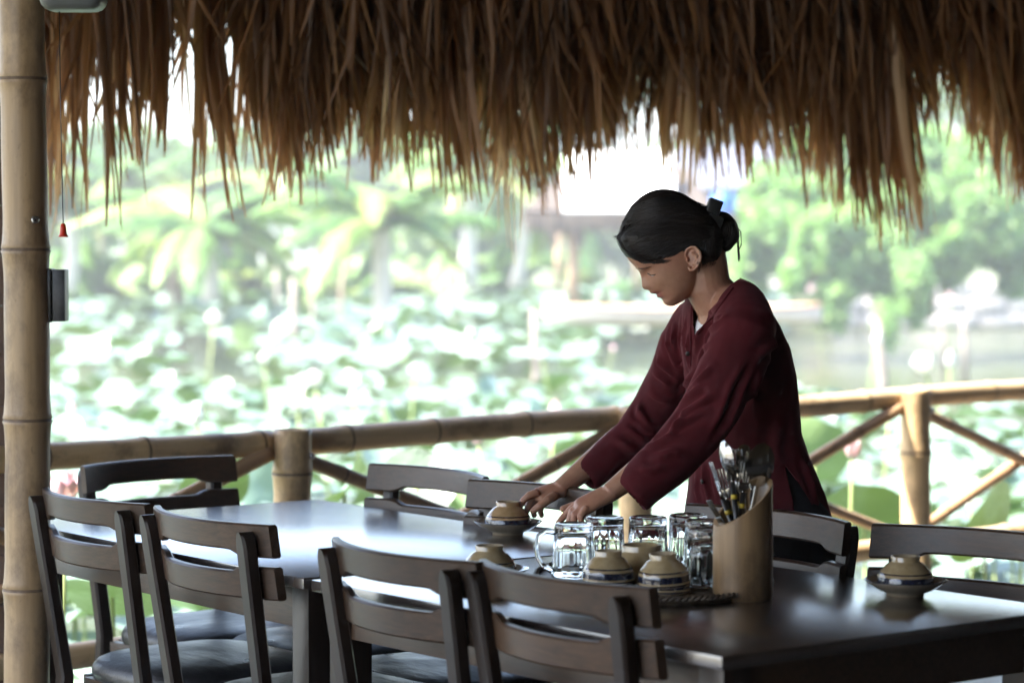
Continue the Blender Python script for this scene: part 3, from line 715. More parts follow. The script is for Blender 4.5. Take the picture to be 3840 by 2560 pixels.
def in_pond(x, y):
    p = Vector((x, y, 0)) - Vector((RA.x, RA.y, 0)); n = p.dot(RN)
    if n < .75: return False
    u = x / y                      # how far sideways
    wob = 1.6 * mnoise.noise(Vector((x * .35, y * .12, 2)))
    if y < 25 + 2 * wob - (3 if u > .12 else 0): return mnoise.noise(Vector((x * .5, y * .3, 9))) > -.52
    if 46 < y < 64 and u < .105 + .01 * wob: return True
    if 25 <= y <= 46: return mnoise.noise(Vector((x * .35, y * .16, 5))) > (.08 if u < .03 else .9)
    return False
for k in range(110000):
    y = 6.6 + 58 * rl.random() ** .9; x = rl.uniform(-.34, .34) * y + rl.uniform(-.6, .6)
    if not in_pond(x, y): continue
    d = .20 if y < 13 else .19 if y < 27 else .34
    if not ok_spot(x, y, d): continue
    cell.setdefault((int(x / .6), int(y / .6)), []).append((x, y)); spots.append((x, y))
spots.sort(key=lambda s: s[1])
def leafz(x, y): return (-.12 if y < 27 else -.05) + .26 * mnoise.noise(Vector((x * .8, y * .5, 0))) + rl.uniform(-.26, .2) - (.18 if y < 8.5 else 0)
def vis(x, y): return abs(x) < .215 * y + .3
near = [s for s in spots if vis(*s)][:290]; nearset = set(near)
rp2 = random.Random(9)
def put_leaf(x, y, z, r, rot, lab='round blue-green lotus leaf standing on its stem among many in the pond', grp='lotus leaves in the pond', mesh=None):
    o = empty('lotus_leaf', (x, y, z)); tag(o, lab, 'lotus leaf', grp)
    bl = bpy.data.objects.new('blade', mesh or rp2.choice(LM)); COL.objects.link(bl); bl.parent = o; bl.rotation_euler = rot; bl.scale = (r, r, r)
    st = bpy.data.objects.new('stem', me_stem); COL.objects.link(st); st.parent = o
    if not me_stem.materials: me_stem.materials.append(M_stem)
    return o
for (x, y) in near:
    t = .16 if rp2.random() < .75 else .5
    put_leaf(x, y, leafz(x, y), rp2.uniform(.12, .22) * (1 if y < 13 else .82), (rp2.gauss(0, t), rp2.gauss(0, t), rp2.uniform(0, 6.3)))
VV, FQ, SH, F3a = [], [], [], []; base = 0
for (x, y) in spots:
    if (x, y) in nearset: continue
    V, F3, F = LG[rp2.randrange(8)]; V = np.array(V); r = rp2.uniform(.10, .18) * (1.5 if y > 27 else 1)
    t = .2 if rp2.random() < .8 else .6
    M = np.array(Euler((rp2.gauss(0, t), rp2.gauss(0, t), rp2.uniform(0, 6.3))).to_matrix())
    P = (V * r) @ M.T + np.array((x, y, leafz(x, y))); VV.append(P); sh = min(1, max(0, rp2.gauss(.42, .17) + (.4 if rp2.random() < .05 else 0)))
    Q = [(f[0], f[1], f[2], f[2]) for f in ()]
    FQ.append(np.array(F) + base); SH += [sh] * len(F)
    # close the middle with quads made of pairs of triangles
    seg = 28; mid = np.array([(0, 1 + k, 1 + k + 1, 1 + (k + 2) % seg) for k in range(0, seg, 2)]) + base; FQ.append(mid); SH += [sh] * len(mid)
    base += len(V)
if VV: tag(link('lotus_leaves', np_mesh(np.vstack(VV), np.vstack(FQ), SH), None, M_leaf), 'dense field of lotus leaves reaching across the pond to the far bank', 'lotus field', kind='stuff')
# large leaves that show one by one behind the railing
for (px, py, Y, r, rot, lab) in ((3240, 1960, 9.9, .20, (-1.0, .35, .2), 'large bright green lotus leaf with a wavy edge, left of the right railing post'),
        (3690, 1960, 9.7, .19, (-1.1, -.3, .8), 'bright green lotus leaf between the crossed braces at the right edge'),
        (2110, 1890, 8.7, .14, (-1.2, .2, 2.2), 'bright green lotus leaf glowing beneath the woman\'s hands'),
        (1560, 1820, 8.6, .14, (-1.0, .2, 3.2), 'green lotus leaf behind the brown chair across the table'),
        (1290, 1840, 8.3, .13, (-.9, -.3, 1.2), 'green lotus leaf right of the left railing post'),
        (3050, 1690, 11.0, .17, (-1.0, .4, .0), 'green lotus leaf beside the woman\'s back below the rail'),
        (3420, 2280, 8.6, .15, (-1.1, .1, .0), 'green lotus leaf seen under the top rail of the right edge chair'),
        (2700, 1560, 13.5, .2, (-1.0, .1, .3), 'green lotus leaf hidden mostly behind the woman'),
        (420, 2230, 7.6, .16, (-.5, .2, .3), 'pale lotus leaf low between the chairs at the far left'),
        (800, 1830, 8.4, .13, (-1.1, -.2, .5), 'green lotus leaf above the table end, left of the railing post')):
    p = at(px, py, Y); put_leaf(p.x, p.y, p.z, r, rot, lab, None)
# lotus buds and blooms
M_pink = simple('lotus_petal', (.80, .42, .48), (.92, .80, .80), 9, rough=.5); M_white = simple('lotus_petal_white', (.85, .80, .74), (.92, .9, .86), 9, rough=.5)
for m in (M_pink, M_white): m.node_tree.nodes['Principled BSDF'].inputs['Subsurface Weight'].default_value = .15
def petal(bm, a, tilt, L, w, curl):
    n = 5; rows = []
    for i in range(n + 1):
        t = i / n; wd = w * sin(pi * min(.98, .12 + t * .88)) ** .7 * (1 if t < 1 else .05)
        r0_ = .01 + sin(tilt + curl * t) * L * t * .9; z = cos(tilt * (1 - .2 * t)) * L * t
        rows.append([bm.verts.new(Matrix.Rotation(a, 3, 'Z') @ Vector((r0_ - abs(s) * abs(s) * wd * .45, s * wd, z))) for s in (-1, -.5, 0, .5, 1)])
    for p, q in zip(rows, rows[1:]):
        for k in range(4): bm.faces.new((p[k], p[k + 1], q[k + 1], q[k]))
def bud_mesh():
    bm = bmesh.new()
    for k in range(5): petal(bm, k * 2 * pi / 5, .52, .105, .032, -.75)
    for k in range(4): petal(bm, k * pi / 2 + .5, .40, .115, .030, -.62)
    return mesh_bm(bm)
def bloom_mesh():
    bm = bmesh.new()
    for k in range(7): petal(bm, k * 2 * pi / 7, .95, .105, .028, -.5)
    for k in range(6): petal(bm, k * 2 * pi / 6 + .4, .62, .11, .028, -.5)
    for k in range(4): petal(bm, k * pi / 2, .35, .10, .024, -.4)
    return mesh_bm(bm)
mb, ml = bud_mesh(), bloom_mesh(); mb2, ml2 = mb.copy(), ml.copy()
def flower(px, py, Y, bloom, white, lab, grp=None, s=1.0):
    p = at(px, py, Y); me = (ml2 if white else ml) if bloom else (mb2 if white else mb)
    o = link('lotus_flower', me, None, M_white if white else M_pink); o.location = p; o.scale = (s, s, s); o.rotation_euler = (rp2.gauss(0, .12), rp2.gauss(0, .12), rp2.uniform(0, 6))
    st = link('stem', me_stem, o, M_stem); tag(o, lab, 'lotus flower', grp); return o
flower(3196, 1712, 9.4, 0, 0, 'pink tipped lotus bud on a tall stem, just right of the woman\'s lower back', s=.98)
flower(3335, 1552, 13, 1, 0, 'pink lotus bloom just under the rail, left of the right railing post', s=.9)
flower(3640, 1905, 9.8, 0, 1, 'small white lotus bud beside the lower brace at the right edge', s=.55)
flower(245, 1885, 7.3, 1, 0, 'pink and white lotus bloom beside the bamboo column, behind the leftmost chair', s=.95)
flower(742, 1590, 10.5, 0, 1, 'pale lotus bud standing above the rail, left of the left railing post', s=.9)
flower(1182, 1448, 15, 1, 1, 'white lotus bloom above the rail, right of the left railing post', s=1)
flower(1318, 1432, 16, 1, 1, 'cream lotus bloom, second to the right above the left railing post', s=.9)
flower(3470, 1395, 18, 1, 1, 'bright white lotus bloom above the rail over the right railing post', s=1.5)
flower(3560, 1370, 22, 0, 1, 'tall pale lotus bud right of the bright white bloom', s=1.2)
flower(3285, 1290, 24, 0, 1, 'white lotus bud standing above the water right of the woman\'s back', s=1.2)
flower(800, 1222, 36, 1, 1, 'round white lotus bloom far out in front of the leaning palm trunk', s=2.2)
flower(2080, 1570, 13, 0, 0, 'pink lotus bud left of the woman\'s far elbow', s=.9)
flower(1795, 1660, 9.6, 0, 0, 'pale pink lotus bud under the rail near the brace', s=.9)
for k in range(18):
    px = rp2.uniform(200, 3800); py = rp2.uniform(1080, 1560)
    Y = (CAMH - .25) * FPX / (py - HZ) * rp2.uniform(.8, 1.0)
    if Y > 60: Y = 58
    flower(px, py, Y, rp2.random() < .6, rp2.random() < .65, 'small pale lotus flower far out among the leaves of the pond', 'small far lotus flowers', s=rp2.uniform(.9, 1.5) * (.9 if Y > 30 else .6))
# ------------------------------------------------------------------ far bank, trees, palms, hut
def bank(name, pts, z0, z1, m, kind='structure'):
    n = len(pts); v = [(x, y, z0) for x, y in pts] + [(x, y, z1) for x, y in pts]
    f = [tuple(range(n, 2 * n))] + [(i, (i + 1) % n, n + (i + 1) % n, n + i) for i in range(n)]
    return tag(link(name, mesh_py(v, f), None, m, smooth=False), kind=kind)
M_grass = simple('bank_ground', (.09, .13, .05), (.17, .17, .10), 1.2, rough=.9, bmp=.5, bd=.1)
bank('far_bank', [(-90, 64), (8, 64), (8, 67), (60, 67), (60, 200), (-90, 200)], -1.6, -.1, M_grass)
def blob_leaves(blobs, n, size, seed, droop=0.0, shade=(.45, .2)):
    r = np.random.default_rng(seed); w = np.array([b_[1][0] * b_[1][2] for b_ in blobs]); w = w / w.sum(); idx = r.choice(len(blobs), n, p=w)
    C = np.array([b_[0] for b_ in blobs])[idx]; Rr = np.array([b_[1] for b_ in blobs])[idx]
    u = r.normal(size=(n, 3)); u /= np.linalg.norm(u, axis=1)[:, None]; rad = r.uniform(.45, 1.0, n) ** .5
    # clumps
    k = max(12, n // 40); cc = r.normal(size=(k, 3)); cc /= np.linalg.norm(cc, axis=1)[:, None]
    ci = r.integers(0, k, n); u = u * .30 + cc[ci] * .8; P = C + u * Rr * rad[:, None]
    s = size * r.uniform(.6, 1.3, n)[:, None]
    a = r.normal(size=(n, 3)); a[:, 2] = a[:, 2] * .5 - droop; a /= np.linalg.norm(a, axis=1)[:, None]
    b_ = r.normal(size=(n, 3)); b_ -= (b_ * a).sum(1)[:, None] * a; b_ /= np.linalg.norm(b_, axis=1)[:, None]
    V = np.stack([P, P + a * s * .5 + b_ * s * .28, P + a * s, P + a * s * .5 - b_ * s * .28], 1).reshape(-1, 3)
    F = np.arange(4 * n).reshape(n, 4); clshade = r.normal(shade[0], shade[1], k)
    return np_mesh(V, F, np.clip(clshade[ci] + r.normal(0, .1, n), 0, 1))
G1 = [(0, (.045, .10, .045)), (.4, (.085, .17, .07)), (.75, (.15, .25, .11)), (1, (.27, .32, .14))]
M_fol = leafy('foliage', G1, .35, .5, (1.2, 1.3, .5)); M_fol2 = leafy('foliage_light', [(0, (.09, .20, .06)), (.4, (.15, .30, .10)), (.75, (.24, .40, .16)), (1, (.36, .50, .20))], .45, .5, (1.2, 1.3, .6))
M_bark = simple('bark', (.12, .08, .05), (.25, .19, .13), 4, rough=.9, bmp=.5, bd=.05)
M_palmbark = simple('pale_palm_bark', (.55, .50, .44), (.74, .70, .64), 3, (1, 1, 3), rough=.9, bmp=.3, bd=.03)
def tree(name, base, trunk_pts, rr, blobs, n, size, seed, m, lab, cat, grp=None, droop=0, shade=(.45, .2)):
    o = empty(name, base); tag(o, lab, cat, grp); B = Vector(base)
    bm = bmesh.new()
    for pts in trunk_pts: tube(bm, [Vector(p) - B for p in pts], [rr * (1 - .6 * i / (len(pts) - 1)) for i in range(len(pts))], 8)
    link('trunk', mesh_bm(bm), o, M_bark)
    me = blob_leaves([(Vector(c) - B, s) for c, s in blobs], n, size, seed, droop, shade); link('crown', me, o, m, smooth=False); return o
def bl(px, py, Y, rx, ry, rd=None):
    c = at(px, py, Y); k = Y / FPX; return (tuple(c), (rx * k, (rd or (rx + ry) / 2) * k, ry * k))
bt = [(-350, 720, 74, 420), (250, 640, 78, 380), (760, 690, 72, 400), (1300, 600, 80, 380), (1700, 700, 74, 380), (2200, 500, 84, 420), (2720, 480, 80, 420), (3250, 440, 84, 420), (3800, 480, 80, 440), (4300, 640, 78, 450)]
for i, (px, py, Y, r_) in enumerate(bt):
    base = at(px, 1000, Y); base.z = -.1; top = at(px, py, Y)
    blobs = [bl(px + rp2.uniform(-1, 1) * r_ * .55, py + rp2.uniform(-.6, .9) * r_ * .7, Y + rp2.uniform(-2, 2), r_ * rp2.uniform(.16, .40), r_ * rp2.uniform(.14, .34)) for _ in range(22)]
    blobs += [bl(px + rp2.uniform(-1, 1) * r_ * .8, 880 + rp2.uniform(-90, 60), Y - 3, r_ * .5, 130) for _ in range(3)]
    tree('broadleaf_tree', tuple(base), [[base, (base.x + .2, base.y, 1.5), tuple(top)], [(base.x + .1, base.y, 1.2), tuple(at(px - r_ * .4, py, Y))], [(base.x + .1, base.y, 1.6), tuple(at(px + r_ * .4, py + 50, Y))]],
         .22, blobs, 7000, .42, 100 + i, M_fol, 'leafy green tree in the blurred row beyond the pond', 'tree', 'blurred green trees beyond the pond', .2, (.5, .22))
# tree draping down over the stone bank on the right
Yr = 50
b0 = at(3470, 1120, Yr + 2); b0.z = -.1
blobs = [bl(*t) for t in ((3280, 620, Yr, 260, 130), (3560, 700, Yr, 230, 150), (3000, 760, Yr - 1, 170, 130), (3300, 830, Yr - 2, 260, 130), (3640, 850, Yr - 1, 170, 130), (2850, 880, Yr, 90, 150), (3060, 960, Yr - 2, 110, 150),
        (3240, 1000, Yr - 2, 130, 140), (3390, 1080, Yr - 3, 75, 150), (3090, 1130, Yr - 2, 60, 80), (3780, 900, Yr, 90, 110), (3560, 980, Yr + 1, 60, 70), (3790, 1040, Yr, 40, 60), (3450, 540, Yr + 1, 160, 80), (2830, 1040, Yr, 50, 60), (3130, 560, Yr + 1, 120, 70), (2900, 700, Yr + 1, 110, 80))]
sub = []
for c_, s_ in blobs:
    for _ in range(12):
        d_ = [rp2.uniform(-.85, .85) for _ in range(3)]; k_ = rp2.uniform(.25, .55); sub.append((tuple(c_[i] + d_[i] * s_[i] for i in range(3)), (s_[0] * k_, s_[1] * k_, s_[2] * k_ * rp2.uniform(.8, 1.7))))
blobs = sub
tree('draping_tree', tuple(b0), [[tuple(b0), tuple(at(3480, 930, Yr + 1)), tuple(at(3400, 700, Yr))], [tuple(at(3490, 1000, Yr + 1)), tuple(at(3600, 800, Yr))], [tuple(at(3470, 900, Yr + 1)), tuple(at(3150, 760, Yr))]],
     .22, blobs, 85000, .17, 77, M_fol2, 'light green tree spilling down over the stone bank at the right', 'tree', None, .9, (.68, .2))
# stone bank wall
M_stone = simple('pale_stone', (.34, .32, .30), (.52, .49, .46), 1.6, rough=.85, bmp=.5, bd=.06)
wall = empty('retaining_wall', (9, 66, -.9)); tag(wall, 'low pale stone wall along the far bank at the right', 'wall')
for row in range(3):
    x = 3.6 + row * .4
    while x < 22:
        wd = rp2.uniform(.9, 1.7); bm = bmesh.new(); bevel_box(bm, (x + wd / 2 - 9, rp2.uniform(-.04, .04), .22 + row * .40), (wd - .04, .6, .37), bev=.04, seg=1); link('stone', mesh_bm(bm), wall, M_stone); x += wd
# palms
M_frond = leafy('palm_leaf', [(0, (.06, .15, .04)), (.5, (.14, .26, .06)), (.8, (.32, .37, .12)), (1, (.5, .42, .18))], .35, .45, (1.2, 1.2, .5))
M_dead = leafy('dead_palm_leaf', [(0, (.22, .16, .11)), (1, (.42, .34, .26))], .3, .6)
def frond_mesh(L, droop, seed, shade, leaflet=.5):
    r = random.Random(seed); V, F, Sh = [], [], []; n = 34
    def rp_(t): return Vector((L * (t - .12 * t * t), 0, L * (.34 * t - droop * t * t)))
    for i in range(1, n):
        t = i / n; p = rp_(t); tn = (rp_(t + .01) - rp_(t)).normalized()
        w = leaflet * sin(pi * min(1, .15 + t * .85)) ** .6
        for s in (-1, 1):
            d = (tn * .55 + Vector((0, s * .8, -.28 - r.uniform(0, .3)))).normalized() * w * r.uniform(.8, 1.1); hw = tn * .035
            b_ = len(V); mid = p + d * .55 + Vector((0, 0, .03)); e = p + d + Vector((0, 0, -.10 * w))
            V += [tuple(p - hw), tuple(p + hw), tuple(mid + hw * .9), tuple(mid - hw * .9), tuple(e + hw * .1), tuple(e - hw * .1)]
            F += [(b_, b_ + 1, b_ + 2, b_ + 3), (b_ + 3, b_ + 2, b_ + 4, b_ + 5)]; q = min(1, max(0, shade + r.gauss(0, .08))); Sh += [q, q]
    for i in range(12):
        t0, t1 = i / 12, (i + 1) / 12; a, b2 = rp_(t0), rp_(t1); b_ = len(V); w = .035 * (1 - t0 * .7)
        V += [tuple(a + Vector((0, -w, 0))), tuple(a + Vector((0, w, 0))), tuple(b2 + Vector((0, w, 0))), tuple(b2 + Vector((0, -w, 0)))]; F.append((b_, b_ + 1, b_ + 2, b_ + 3)); Sh.append(.8)
    return np_mesh(V, F, Sh)
FR = [frond_mesh(1, d, i, s, .20) for i, (d, s) in enumerate(((.35, .25), (.6, .4), (.75, .55), (.5, .2), (.85, .70)))]
FRd = [frond_mesh(1, 1.3, 50, .5, .10)]
def palm(pb, pt, Y, r, L, nf, lab, dead=0, bend=0):
    a, b_ = at(pb[0], pb[1], Y), at(pt[0], pt[1], Y); o = empty('palm_tree', tuple(a)); tag(o, lab, 'palm tree', 'palms along the far side of the pond')
    if (b_ - a).length > .3:
        bm = bmesh.new(); pts = [(b_ - a) * t + Vector((bend * sin(pi * t), 0, 0)) for t in (0, .15, .35, .6, .85, 1)]; tube(bm, pts, [r * 1.25, r, r * .9, r * .85, r * .9, r * 1.1], 10); link('trunk', mesh_bm(bm), o, M_palmbark)
    for k in range(nf):
        f = link('frond', rp2.choice(FR), o, M_frond, smooth=False); f.location = b_ - a; s = L * rp2.uniform(.8, 1.1); f.scale = (s, s, s)
        f.rotation_euler = (rp2.gauss(0, .2), -rp2.uniform(-.25, .75), 2 * pi * (k + rp2.random() * .5) / nf)
    for k in range(dead):
        f = link('dead_frond', FRd[0], o, M_dead, smooth=False); f.location = b_ - a + Vector((0, 0, -.05)); f.scale = (L * .75,) * 3; f.rotation_euler = (0, .5, rp2.uniform(2.4, 3.9))
    return o
palm((250, 1090), (255, 800), 50, .17, 2.7, 12, 'pale palm trunk at the left beside the bamboo column', 1, .12)
palm((790, 1130), (775, 865), 47, .16, 2.6, 14, 'short palm with brown dead fronds hanging beside its trunk', 3, .05)
palm((1440, 1280), (1425, 830), 44, .19, 2.5, 14, 'palm with a thick pale trunk rising from the lotus leaves, left of centre', 1, 0)
palm((1755, 1080), (1765, 620), 54, .19, 2.6, 14, 'tall straight pale palm trunk left of the hut', 0, 0)
palm((1935, 1075), (1975, 700), 56, .15, 2.8, 10, 'leaning pale palm trunk nearest to the hut', 0, .08)
palm((1060, 1070), (1050, 740), 60, .14, 2.4, 14, 'palm with hidden trunk between the short palms', 1, 0)
palm((470, 1060), (480, 700), 62, .14, 2.4, 14, 'tall palm behind the fringe at the left', 1, 0)
for i, (px, py, Y, L) in enumerate(((400, 1010, 56, 2.0), (620, 1020, 58, 1.9), (950, 1000, 57, 2.2), (1180, 1010, 58, 2.2), (1330, 1020, 57, 1.9), (1600, 1020, 60, 2.2), (1850, 1030, 62, 2.0), (2250, 1020, 64, 2.4), (2450, 1020, 64, 2.2), (2700, 1010, 62, 2.2), (180, 1010, 58, 2.2))):
    p = at(px, py, Y); o = empty('palm_shrub', (p.x, p.y, -.1)); tag(o, 'low green palm shrub on the blurred far bank', 'shrub', 'low palm shrubs on the far bank')
    for k in range(15):
        f = link('frond', rp2.choice(FR), o, M_frond, smooth=False); s = L * rp2.uniform(.7, 1.1); f.scale = (s, s, s); f.rotation_euler = (rp2.gauss(0, .2), -rp2.uniform(.1, 1.2), rp2.uniform(0, 6.3))
# hut with a white awning
Yh = 46
hut = empty('pond_hut', tuple(at(2150, 1150, Yh))); HB = Vector(hut.location); tag(hut, 'thatched hut on posts across the pond with a big white awning on its roof', 'hut')
hp = lambda px, py, dy=0: at(px, py, Yh + dy) - HB
M_postb = simple('hut_post', (.40, .26, .16), (.55, .40, .27), 3, rough=.8); M_pale = leafy('pale_thatch', [(0, (.09, .07, .055)), (1, (.24, .19, .145))], .2, .8)
M_wht = simple('white_awning', (.80, .79, .76), (.86, .85, .82), 2, rough=.7)
for a, b_, r in (((2152, 1150), (2150, 850), .11), ((2600, 1140), (2600, 850), .11), ((2095, 1080), (2095, 850), .07), ((2390, 1080), (2390, 850), .07)):
    dy = 0 if r > .1 else 2.5
    bm = bmesh.new(); tube(bm, [hp(*a, dy), hp(*b_, dy)], r, 8); link('post', mesh_bm(bm), hut, M_postb)
bm = bmesh.new(); tube(bm, [hp(2080, 830), hp(2140, 905)], .06, 6); link('brace', mesh_bm(bm), hut, M_postb)
def quadslab(pts, th, nm, par, m):
    v = [Vector(p) for p in pts]; n = (v[1] - v[0]).cross(v[2] - v[0]).normalized() * th; v += [p + n for p in v]
    return link(nm, mesh_py(v, [(0, 3, 2, 1), (4, 5, 6, 7), (0, 1, 5, 4), (1, 2, 6, 5), (2, 3, 7, 6), (3, 0, 4, 7)]), par, m, smooth=False)
quadslab([hp(1960, 812, -.6), hp(2680, 815, -.6), hp(2580, 650, 1.6), hp(2120, 650, 1.6)], .12, 'roof_front', hut, M_pale)
quadslab([hp(2112, 798, -.8), hp(2530, 796, -.8), hp(2522, 575, .7), hp(2118, 578, .7)], .05, 'awning', hut, M_wht)
rb = Ribbons()
for k in range(700):
    px = rp2.uniform(1970, 2760); p = hp(px, 800, -.75 + rp2.uniform(-.1, .1)); q = p + Vector((rp2.gauss(0, .05), 0, -rp2.uniform(.15, .42) * (1 + .8 * (mnoise.noise(Vector((px * .02, 0, 0))) > .25)))); rb.add(p, q, .05, (0, 0, 0), (1, 0, 0), rp2.uniform(0, 1), 2, .1)
tag(link('hanging_thatch', rb.mesh(), hut, M_pale, smooth=False), kind='stuff')
# grey roof behind, blue drum, boat, stakes, jars
shed = empty('grey_shed', tuple(at(2720, 800, 58))); SB = Vector(shed.location); tag(shed, 'grey roofed shed behind the hut above the woman\'s head', 'shed')
sp_ = lambda px, py, dy=0: at(px, py, 58 + dy) - SB
M_grey = simple('grey_sheet_roof', (.09, .10, .13), (.14, .15, .19), 1.5, rough=.6)
quadslab([sp_(2480, 720, -1), sp_(2960, 720, -1), sp_(2900, 560, 2), sp_(2540, 560, 2)], .1, 'roof', shed, M_grey)
quadslab([sp_(2520, 1000, 0), sp_(2900, 1000, 0), sp_(2900, 715, 0), sp_(2520, 715, 0)], .1, 'wall', shed, simple('shed_wall', (.2, .2, .22), (.3, .28, .27), 2, rough=.9))
def small(name, px, py, Y, prof_, m, lab, cat):
    bm = bmesh.new(); lathe(bm, prof_, 20); o = link(name, mesh_bm(bm), None, m); o.location = at(px, py, Y); return tag(o, lab, cat)
small('blue_drum', 2712, 815, 49, [(0, 0), (.22, 0), (.24, .1), (.24, .35), (.2, .46), (0, .48)], simple('blue_plastic', (.03, .12, .5), (.05, .18, .65), 4, rough=.4), 'bright blue drum behind the hair clip, right of the hut', 'drum')
o = small('clay_jar', 3080, 1060, 63, [(0, 0), (.28, 0), (.46, .3), (.4, .62), (.22, .72), (.26, .8), (0, .8)], simple('brown_clay', (.20, .10, .06), (.32, .18, .1), 4, rough=.6), 'brown clay jar on the stone bank under the draping tree', 'jar')
small('white_jar', 3140, 1040, 63, [(0, 0), (.2, 0), (.3, .25), (.2, .5), (0, .52)], M_wht, 'small white jar right of the brown clay jar on the bank', 'jar')
small('orange_lantern', 2760, 1035, 60, [(0, 0), (.2, .05), (.34, .35), (.3, .75), (0, .85)], simple('orange_cloth', (.7, .25, .08), (.8, .35, .12), 4, rough=.7), 'orange lantern behind the woman\'s neck', 'lantern')
boat = empty('wooden_boat', tuple(at(2560, 1212, 36))); BB = Vector(boat.location); tag(boat, 'long pale wooden boat lying on the pond behind the woman\'s face', 'boat')
M_boat = simple('pale_boat_wood', (.55, .46, .38), (.68, .60, .52), 3, (1, 6, 6), rough=.7); M_boat2 = simple('orange_gunwale', (.62, .34, .2), (.7, .42, .27), 3, rough=.6)
bm = bmesh.new(); n = 18; rows = []
for i in range(n + 1):
    t = i / n * 2 - 1; wd = .42 * (1 - abs(t) ** 2.4) + .03; sh = .05 * abs(t) ** 2; x = t * 1.95
    rows.append([bm.verts.new((x, s * wd * k, z + sh)) for s, k, z in ((-1, 1, .20), (-1, .86, .04), (-1, .4, -.06), (1, .4, -.06), (1, .86, .04), (1, 1, .20), (1, .92, .20), (1, .8, .04), (-1, .8, .04), (-1, .92, .20))])
for a, b_ in zip(rows, rows[1:]):
    for k in range(10): bm.faces.new((a[k], a[(k + 1) % 10], b_[(k + 1) % 10], b_[k]))
bm.faces.new(rows[0]); bm.faces.new(rows[-1][::-1]); o = link('hull', mesh_bm(bm), boat, M_boat)
for s in (-1, 1):
    bm = bmesh.new(); tube(bm, [((i / n * 2 - 1) * 1.95, s * (.42 * (1 - abs(i / n * 2 - 1) ** 2.4) + .04), .21 + .05 * abs(i / n * 2 - 1) ** 2) for i in range(n + 1)], .025, 6); link('gunwale', mesh_bm(bm), boat, M_boat2)
M_stake = simple('weathered_stake_wood', (.22, .18, .15), (.36, .31, .27), 3, (1, 1, 3), rough=.9)
for i, (px, y0, y1, Y, lab) in enumerate(((1108, 1290, 1045, 38, 'tallest weathered wooden stake, leaning left of the thick palm trunk'), (1175, 1240, 1060, 44, 'short pale stake right of the tallest stake'), (2012, 1400, 1160, 32, 'pale stake standing in the water left of the boat'),
        (3300, 1420, 1205, 27, 'white stake in open water right of the woman\'s shoulder'), (1045, 1150, 1000, 52, 'grey stake against the far shrubs left of centre'), (3530, 1260, 1180, 45, 'dark short stake near the stone wall'), (3620, 1290, 1190, 42, 'rightmost short stake near the stone wall'))):
    a, b_ = at(px + 12 * (i % 2), y0, Y), at(px - 10, y1, Y); bm = bmesh.new(); tube(bm, [(0, 0, -.6), (0, 0, 0), (b_ - a) * .5, b_ - a], [.055, .055, .05, .04], 8); o = link('wooden_stake', mesh_bm(bm), None, M_stake); o.location = a; tag(o, lab, 'stake', 'wooden stakes in the pond')

# ------------------------------------------------------------------ thin haze volume added to veil the far background
m = bpy.data.materials.new('air'); m.use_nodes = True; nt = m.node_tree; nt.nodes.remove(nt.nodes['Principled BSDF'])
pv = nt.nodes.new('ShaderNodeVolumePrincipled'); pv.inputs['Density'].default_value = .0027; pv.inputs['Color'].default_value = (.95, .97, 1, 1); pv.inputs['Anisotropy'].default_value = .3
nt.links.new(pv.outputs[0], nt.nodes['Material Output'].inputs['Volume'])
bm = bmesh.new(); bmesh.ops.create_cube(bm, size=1); o = link('haze', mesh_bm(bm), None, m, smooth=False); o.scale = (760, 960, 16); o.location = (0, 380, 5.3); tag(o, kind='stuff')

# ------------------------------------------------------------------ the woman
M_skin, nt, b, _ = new_mat('skin')
sn = tex_noise(nt, 60, detail=3); la = nt.nodes.new('ShaderNodeAttribute'); la.attribute_name = 'lip'
c = ramp(nt, [(.3, (.36, .185, .115)), (.7, (.43, .235, .15))], sn); c = mix_col(nt, c, (.36, .13, .085), math_n(nt, 'MULTIPLY', ramp(nt, [(.4, (0, 0, 0)), (.7, (1, 1, 1))], tex_noise(nt, 14, detail=4)), .5)); c = mix_col(nt, c, (.30, .09, .075), la.outputs['Fac'])
nt.links.new(c, b.inputs['Base Color']); b.inputs['Roughness'].default_value = .45; b.inputs['Subsurface Weight'].default_value = .12
b.inputs['Subsurface Radius'].default_value = (.012, .005, .003); b.inputs['Subsurface Scale'].default_value = 1.0
M_cloth, nt, b, _ = new_mat('maroon_cloth')
cn = tex_noise(nt, 9, detail=4); nt.links.new(ramp(nt, [(.3, (.056, .005, .008)), (.7, (.082, .008, .012))], cn), b.inputs['Base Color'])
b.inputs['Roughness'].default_value = .85; b.inputs['Sheen Weight'].default_value = .2; b.inputs['Sheen Roughness'].default_value = .4; b.inputs['Sheen Tint'].default_value = (.9, .25, .3, 1)
b.inputs['Specular IOR Level'].default_value = .2
bump(nt, b, tex_noise(nt, 700, detail=2), .2, .0006)
M_blackcloth = simple('black_cloth', (.010, .010, .011), (.016, .015, .016), 30, rough=.9, spec=.2)
M_undershirt = simple('white_undershirt', (.70, .70, .72), (.78, .78, .80), 30, rough=.9)
M_hair, nt, b, _ = new_mat('black_hair')
hn = tex_noise(nt, 26, (.10, 2.2, 2.2), 4, .6); nt.links.new(ramp(nt, [(.3, (.006, .005, .005)), (.75, (.022, .015, .012))], hn), b.inputs['Base Color'])
b.inputs['Roughness'].default_value = .45; b.inputs['Specular IOR Level'].default_value = .3; bump(nt, b, hn, .6, .004)

